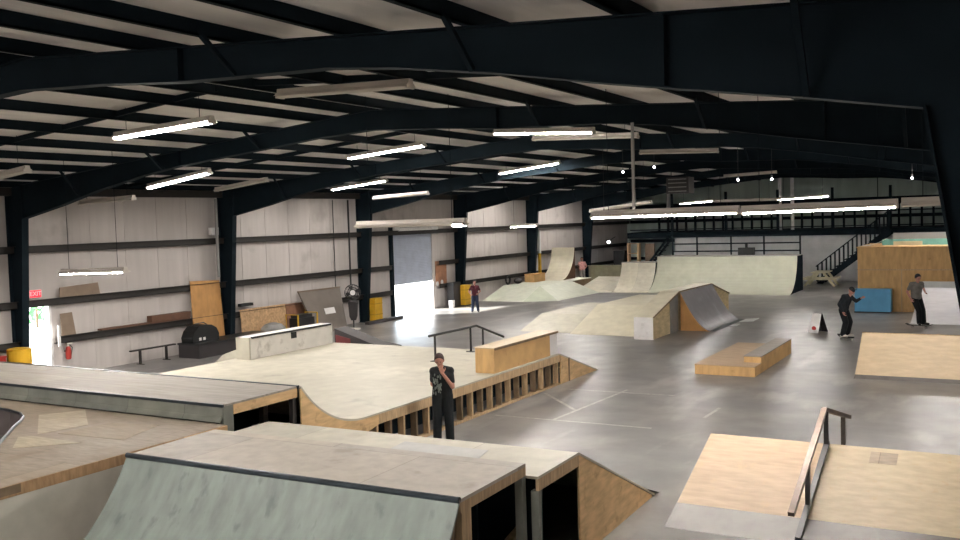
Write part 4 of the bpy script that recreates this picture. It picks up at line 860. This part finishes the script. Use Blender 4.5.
def person(label, loc, rot, J, mats, vox=.011, hat=None, hair='hairk', sleeve=.55, hood=False, prt=None, scale=1.0, hands=((.4, (0, -1, 0)), (.4, (0, -1, 0)))):
    """J: joints in the person's own frame (front is -Y): pelvis, waist, chest, neck, head, and per side sh, el, wr, hip, kn, an"""
    t = thing('person', label, 'person', loc, rot); t.scale = (scale,) * 3
    V = lambda k: Vector(J[k])
    pel, wai, che, nec, hd = V('pelvis'), V('waist'), V('chest'), V('neck'), V('head')
    face = Vector(J.get('face', (0, -1, 0))).normalized()
    sidev = Vector((1, 0, 0)); sidev = (V('shL') - V('shR')).normalized(); hipv = (V('hipL') - V('hipR')).normalized()
    def torso(mb, g):
        for s in (-1, 1):
            capsule(mb, che + sidev * s * .085, wai + sidev * s * .065, .108 + g, .098 + g); capsule(mb, wai + sidev * s * .065, pel + hipv * s * .075, .098 + g, .105 + g)
            capsule(mb, nec - Vector((0, 0, .04)), V('sh' + 'RL'[s > 0]), .055 + g, .062 + g)
            capsule(mb, che + sidev * s * .085, V('sh' + 'RL'[s > 0]), .1 + g, .066 + g)
    # body: one continuous surface
    b_ = MB(); torso(b_, 0)
    capsule(b_, nec - Vector((0, 0, .05)), hd - Vector((0, 0, .06)), .058, .052)
    upv = (hd - nec).normalized(); sd_ = upv.cross(face).normalized()
    b_.ball(hd + upv * .02, .098, 16, 12, (.82, .98, 1.12)); b_.ball(hd + face * .035 - upv * .055, .062, 14, 10, (.85, .9, .95))
    b_.ball(hd + face * .105 - upv * .012, .017, 8, 6, (.8, 1, 1.4))
    for s in (-1, 1): b_.ball(hd + sd_ * s * .083 - upv * .005, .026, 8, 6, (.45, .9, 1.3))
    capsule(b_, hd + face * .078 + upv * .028 - sd_ * .03, hd + face * .078 + upv * .028 + sd_ * .03, .016, .016, 8)
    for k, s in (('R', -1), ('L', 1)):
        capsule(b_, V('sh' + k), V('el' + k), .052, .041); capsule(b_, V('el' + k), V('wr' + k), .041, .028)
        capsule(b_, V('hip' + k), V('kn' + k), .088, .058); capsule(b_, V('kn' + k), V('an' + k), .056, .038)
        dd = V('wr' + k) - V('el' + k); cu_, pn = hands[0 if k == 'R' else 1]
        hand(b_, V('wr' + k), J.get('hd' + k, dd), pn, cu_, 1.05, s if Vector(pn).dot(face) >= 0 else -s)
        ft = Vector(J.get('ft' + k, (0, -1, 0))).normalized()
        capsule(b_, V('an' + k) + Vector((0, 0, -.03)), V('an' + k) + ft * .14 + Vector((0, 0, -.05)), .036, .028)
    mpart('body', fuse(b_, vox, smooth=2), M['skin'], t)
    # clothing
    s_ = MB(); torso(s_, .016)
    for k in 'RL':
        e = V('sh' + k).lerp(V('el' + k), min(1, sleeve * 2 if sleeve < .5 else 1) if sleeve >= .5 else sleeve * 2)
        if sleeve <= .55: capsule(s_, V('sh' + k), V('sh' + k).lerp(V('el' + k), .66), .068, .06)
        else: capsule(s_, V('sh' + k), V('el' + k), .07, .058); capsule(s_, V('el' + k), V('el' + k).lerp(V('wr' + k), .93), .058, .042)
    if hood: s_.ball(nec + Vector((0, .05, .03)), .085, 12, 8, (1.2, .9, .7)); s_.ball(hd + upv * .02 - face * .03, .118, 14, 10, (.9, .95, 1.1))
    me = fuse(s_, .014, cuts=[(tuple(pel + Vector((0, 0, -.05))), (0, 0, -1))] if not J.get('nocut') else [])
    so = mpart('shirt', me, M[mats[0]], t)
    if prt:
        pm = MB()
        rr_ = random.Random(3)
        for i in range(44):
            x = rr_.uniform(-.16, -.01); z_ = rr_.uniform(.97, 1.33); pm.ball((x, -.135 + abs(x) * .25, z_), .007 + .009 * rr_.random(), 8, 6, (1, .9, 2.2))
        part('shirt_print', pm, M['printm'], so, 'pale splatter print', local=True)
    p_ = MB()
    for s in (-1, 1): capsule(p_, wai.lerp(pel, .55) + hipv * s * .07, pel + hipv * s * .075, .1, .118)
    for k in 'RL':
        capsule(p_, V('hip' + k), V('kn' + k), .112, .092); capsule(p_, V('kn' + k), V('an' + k) + Vector((0, 0, .01)), .092, .08)
    mpart('trousers', fuse(p_, .014), M[mats[1]], t)
    for k in 'RL':
        ft = Vector(J.get('ft' + k, (0, -1, 0))).normalized(); a = V('an' + k); z0 = a.z - .055 - .035
        sh = MB(); capsule(sh, Vector((a.x, a.y, z0 + .05)) - ft * .04, Vector((a.x, a.y, z0 + .04)) + ft * .15, .05, .04); capsule(sh, Vector((a.x, a.y, z0 + .05)), a, .05, .05)
        me = fuse(sh, .012, cuts=[((0, 0, z0 + .004), (0, 0, -1))]); mpart('shoe', me, M[mats[2]], t)
    hm = MB()
    hc = hd + upv * .035 - face * .012
    hm.ball(hc, .108, 16, 12, (.88, 1.0, 1.06))
    cut = [(tuple(hd + upv * .035 + face * .045), tuple((face - upv * .6).normalized()))] if not hat else [(tuple(hd + upv * .04), tuple(-upv))]
    me = fuse(hm, .012, cuts=cut + [(tuple(hd - upv * .04), tuple(-upv))])
    ho = mpart('cap' if hat else 'hair', me, M[hat or hair], t)
    if hat:
        part('brim', MB().prism('z', [tuple((Vector((0, 0)) + Vector((hd.x, hd.y)) + Vector((sd_.x, sd_.y)) * .075 * math.cos(a) + Vector((face.x, face.y)) * (.08 + .1 * math.sin(a)))) for a in [PI * i / 8 for i in range(9)]], hd.z + .045, hd.z + .06), M[hat], ho, local=True)
    for s in (-1, 1): part('eye', MB().ball(hd + face * .09 + sd_ * s * .032 + upv * .006, .011, 8, 6), M['eye'], t, local=True)
    part('mouth', MB().ball(hd + face * .096 - upv * .062, .02, 10, 6, (1.1, .35, .3)), M['lip'], t, local=True)
    return t

def stand(**k):
    J = dict(pelvis=(0, 0, .95), waist=(0, 0, 1.10), chest=(0, 0, 1.30), neck=(0, 0, 1.47), head=(0, -.02, 1.62),
             shL=(.175, 0, 1.39), shR=(-.175, 0, 1.39), elL=(.25, .03, 1.12), elR=(-.25, .03, 1.12), wrL=(.24, -.06, .88), wrR=(-.24, -.06, .88),
             hipL=(.09, 0, .92), hipR=(-.09, 0, .92), knL=(.11, -.02, .50), knR=(-.11, -.02, .50), anL=(.12, .02, .09), anR=(-.12, .02, .09), ftL=(.2, -1, 0), ftR=(-.2, -1, 0))
    J.update(k); return J

person('man in black T-shirt and black trousers by the cream deck, hand to his face', (-8.98, 14.1, 0), .50,
       stand(head=(-.03, -.06, 1.59), face=(-.12, -1, -.28), shL=(.155, 0, 1.385), shR=(-.155, 0, 1.385), elL=(.20, -.10, 1.10), wrL=(.03, -.205, 1.37), hdL=(-.28, -.1, .95), elR=(-.19, .10, 1.13), wrR=(-.06, .20, .95)),
       ('tshirt', 'pants', 'shoe'), vox=.008, hair='hairb', sleeve=.5, prt=True, scale=.968, hands=((.5, (0, 1, 0)), (.45, (0, 1, .1))))
person('person in maroon shirt and blue jeans standing near the roll-up door', (-20.75, 35.5, 0), .5,
       stand(elL=(.30, .02, 1.14), wrL=(.17, -.16, 1.02), elR=(-.33, .02, 1.14), wrR=(-.22, -.15, .98), anL=(.16, .02, .09), anR=(-.16, .02, .09)),
       ('maroonsh', 'jeans', 'shoe'), hair='hairb', sleeve=.5, scale=.80)
person('person in pink shirt and light trousers far back by the tall quarter pipe', (-23.0, 52.4, 0), .3,
       stand(elL=(.3, -.05, 1.15), wrL=(.2, -.25, 1.0), elR=(-.3, -.05, 1.15), wrR=(-.15, -.25, .95), anL=(.2, -.05, .09), anR=(-.14, .1, .09)).copy(),
       ('pinksh', 'greytr', 'shoew'), hair='hairb', sleeve=.5, scale=.92)
def board(loc, rot, label):
    t = thing('skateboard', label, 'skateboard', loc, rot)
    part('deck', MB().sheet('x', [(-.41, .145), (-.33, .10), (-.24, .092), (.24, .092), (.33, .10), (.41, .145)], -.1, .1, .012), M['blackpl'], t, local=True)
    for y in (-.21, .21):
        part('truck', MB().box(-.03, .03, y - .03, y + .03, .05, .082).tube([(-.1, y, .035), (.1, y, .035)], .014), M['grey'], t, local=True)
        for x in (-.085, .085): part('wheel', MB().tube([(x - .018, y, .028), (x + .018, y, .028)], .028, 14), M['shoew'], t, local=True)
a845 = .55
board((-4.6, 30.55, 0), a845, 'dark skateboard with pale wheels under the skater in black')
person('skater all in black with a cap rolling past the grey A-frame sign', (-4.6, 30.55, .095), 1.25,
       stand(pelvis=(0, .06, .84), waist=(0, .03, .98), chest=(0, -.04, 1.16), neck=(0, -.10, 1.31), head=(0, -.19, 1.42), face=(0, -1, -.25),
             shL=(.18, -.04, 1.26), shR=(-.18, -.04, 1.26), elL=(.24, -.22, 1.10), wrL=(.14, -.42, 1.20), elR=(-.24, .08, 1.02), wrR=(-.22, -.02, .80),
             hipL=(.09, .06, .82), hipR=(-.09, .06, .82), knL=(.13, -.07, .46), knR=(-.13, -.07, .46), anL=(.15, .02, .09), anR=(-.15, .02, .09)),
       ('hoodie', 'pants', 'shoew'), hat='blackpl', sleeve=1.0)
board((-2.84, 34.25, 0), 1.35, 'dark skateboard under the skater in the grey shirt')
person('skater in a grey shirt and black trousers in front of the pale quarter pipe', (-2.84, 34.25, .095), .75,
       stand(pelvis=(-.08, .03, .90), waist=(-.10, .01, 1.05), chest=(-.12, -.03, 1.25), neck=(-.12, -.06, 1.42), head=(-.13, -.11, 1.56), face=(-.1, -1, -.35),
             shL=(.07, -.03, 1.36), shR=(-.31, -.03, 1.36), elL=(.22, .08, 1.22), wrL=(.13, -.12, 1.10), elR=(-.40, .06, 1.12), wrR=(-.38, -.08, .90),
             hipL=(.01, .03, .88), hipR=(-.17, .03, .88), knL=(.10, -.04, .48), knR=(-.08, -.10, .48), anL=(.17, .0, .09), anR=(.00, .0, .09), ftL=(.6, -1, 0), ftR=(-.6, -1, 0)),
       ('greysh', 'pants', 'shoe'), hair='hairk', sleeve=.5, scale=1.02)

for o_ in (wl, ol, rl, tq, dr, bpy.data.objects['speaker_box']): o_.location.z += .004      # stand clear of the surface below
# ------------------------------------------------------------------ light, camera, view
W_ = bpy.data.worlds.new('sky'); SC.world = W_; W_.use_nodes = True
bgn = W_.node_tree.nodes['Background']; bgn.inputs[0].default_value = (.82, .92, 1.0, 1); bgn.inputs[1].default_value = 12.0
sun = bpy.data.lights.new('sun', 'SUN'); sun.energy = 60.0; sun.angle = .03; sun.color = (1, .96, .9)
so_ = bpy.data.objects.new('sun', sun); COL.objects.link(so_); so_.rotation_euler = Vector((1, .75, -.45)).to_track_quat('-Z', 'Y').to_euler()

cam = bpy.data.cameras.new('camera'); co = bpy.data.objects.new('camera', cam); COL.objects.link(co)
r_ = Vector((0.8669082168386019, 0.4975860612161156, -0.029635371790274236)); u_ = Vector((-0.0006356656, 0.0605564430, 0.9981645722)); f_ = Vector((-0.4984673906, 0.8652982312, -0.0528131763))
mw = Matrix((( r_.x, u_.x, -f_.x, 0), (r_.y, u_.y, -f_.y, 0), (r_.z, u_.z, -f_.z, 4.023), (0, 0, 0, 1)))
co.matrix_world = mw
cam.sensor_width = 36; cam.lens = 36 * 934.19 / 960; cam.clip_start = .05; cam.clip_end = 300
SC.camera = co
SC.view_settings.view_transform = 'Standard'; SC.view_settings.look = 'None'; SC.view_settings.gamma = 1; SC.view_settings.use_curve_mapping = False
SC.view_settings.exposure = -0.1
SC.cycles.use_denoising = True
SC.cycles.max_bounces = 8; SC.cycles.diffuse_bounces = 4; SC.cycles.glossy_bounces = 3
SC.cycles.sample_clamp_indirect = 8
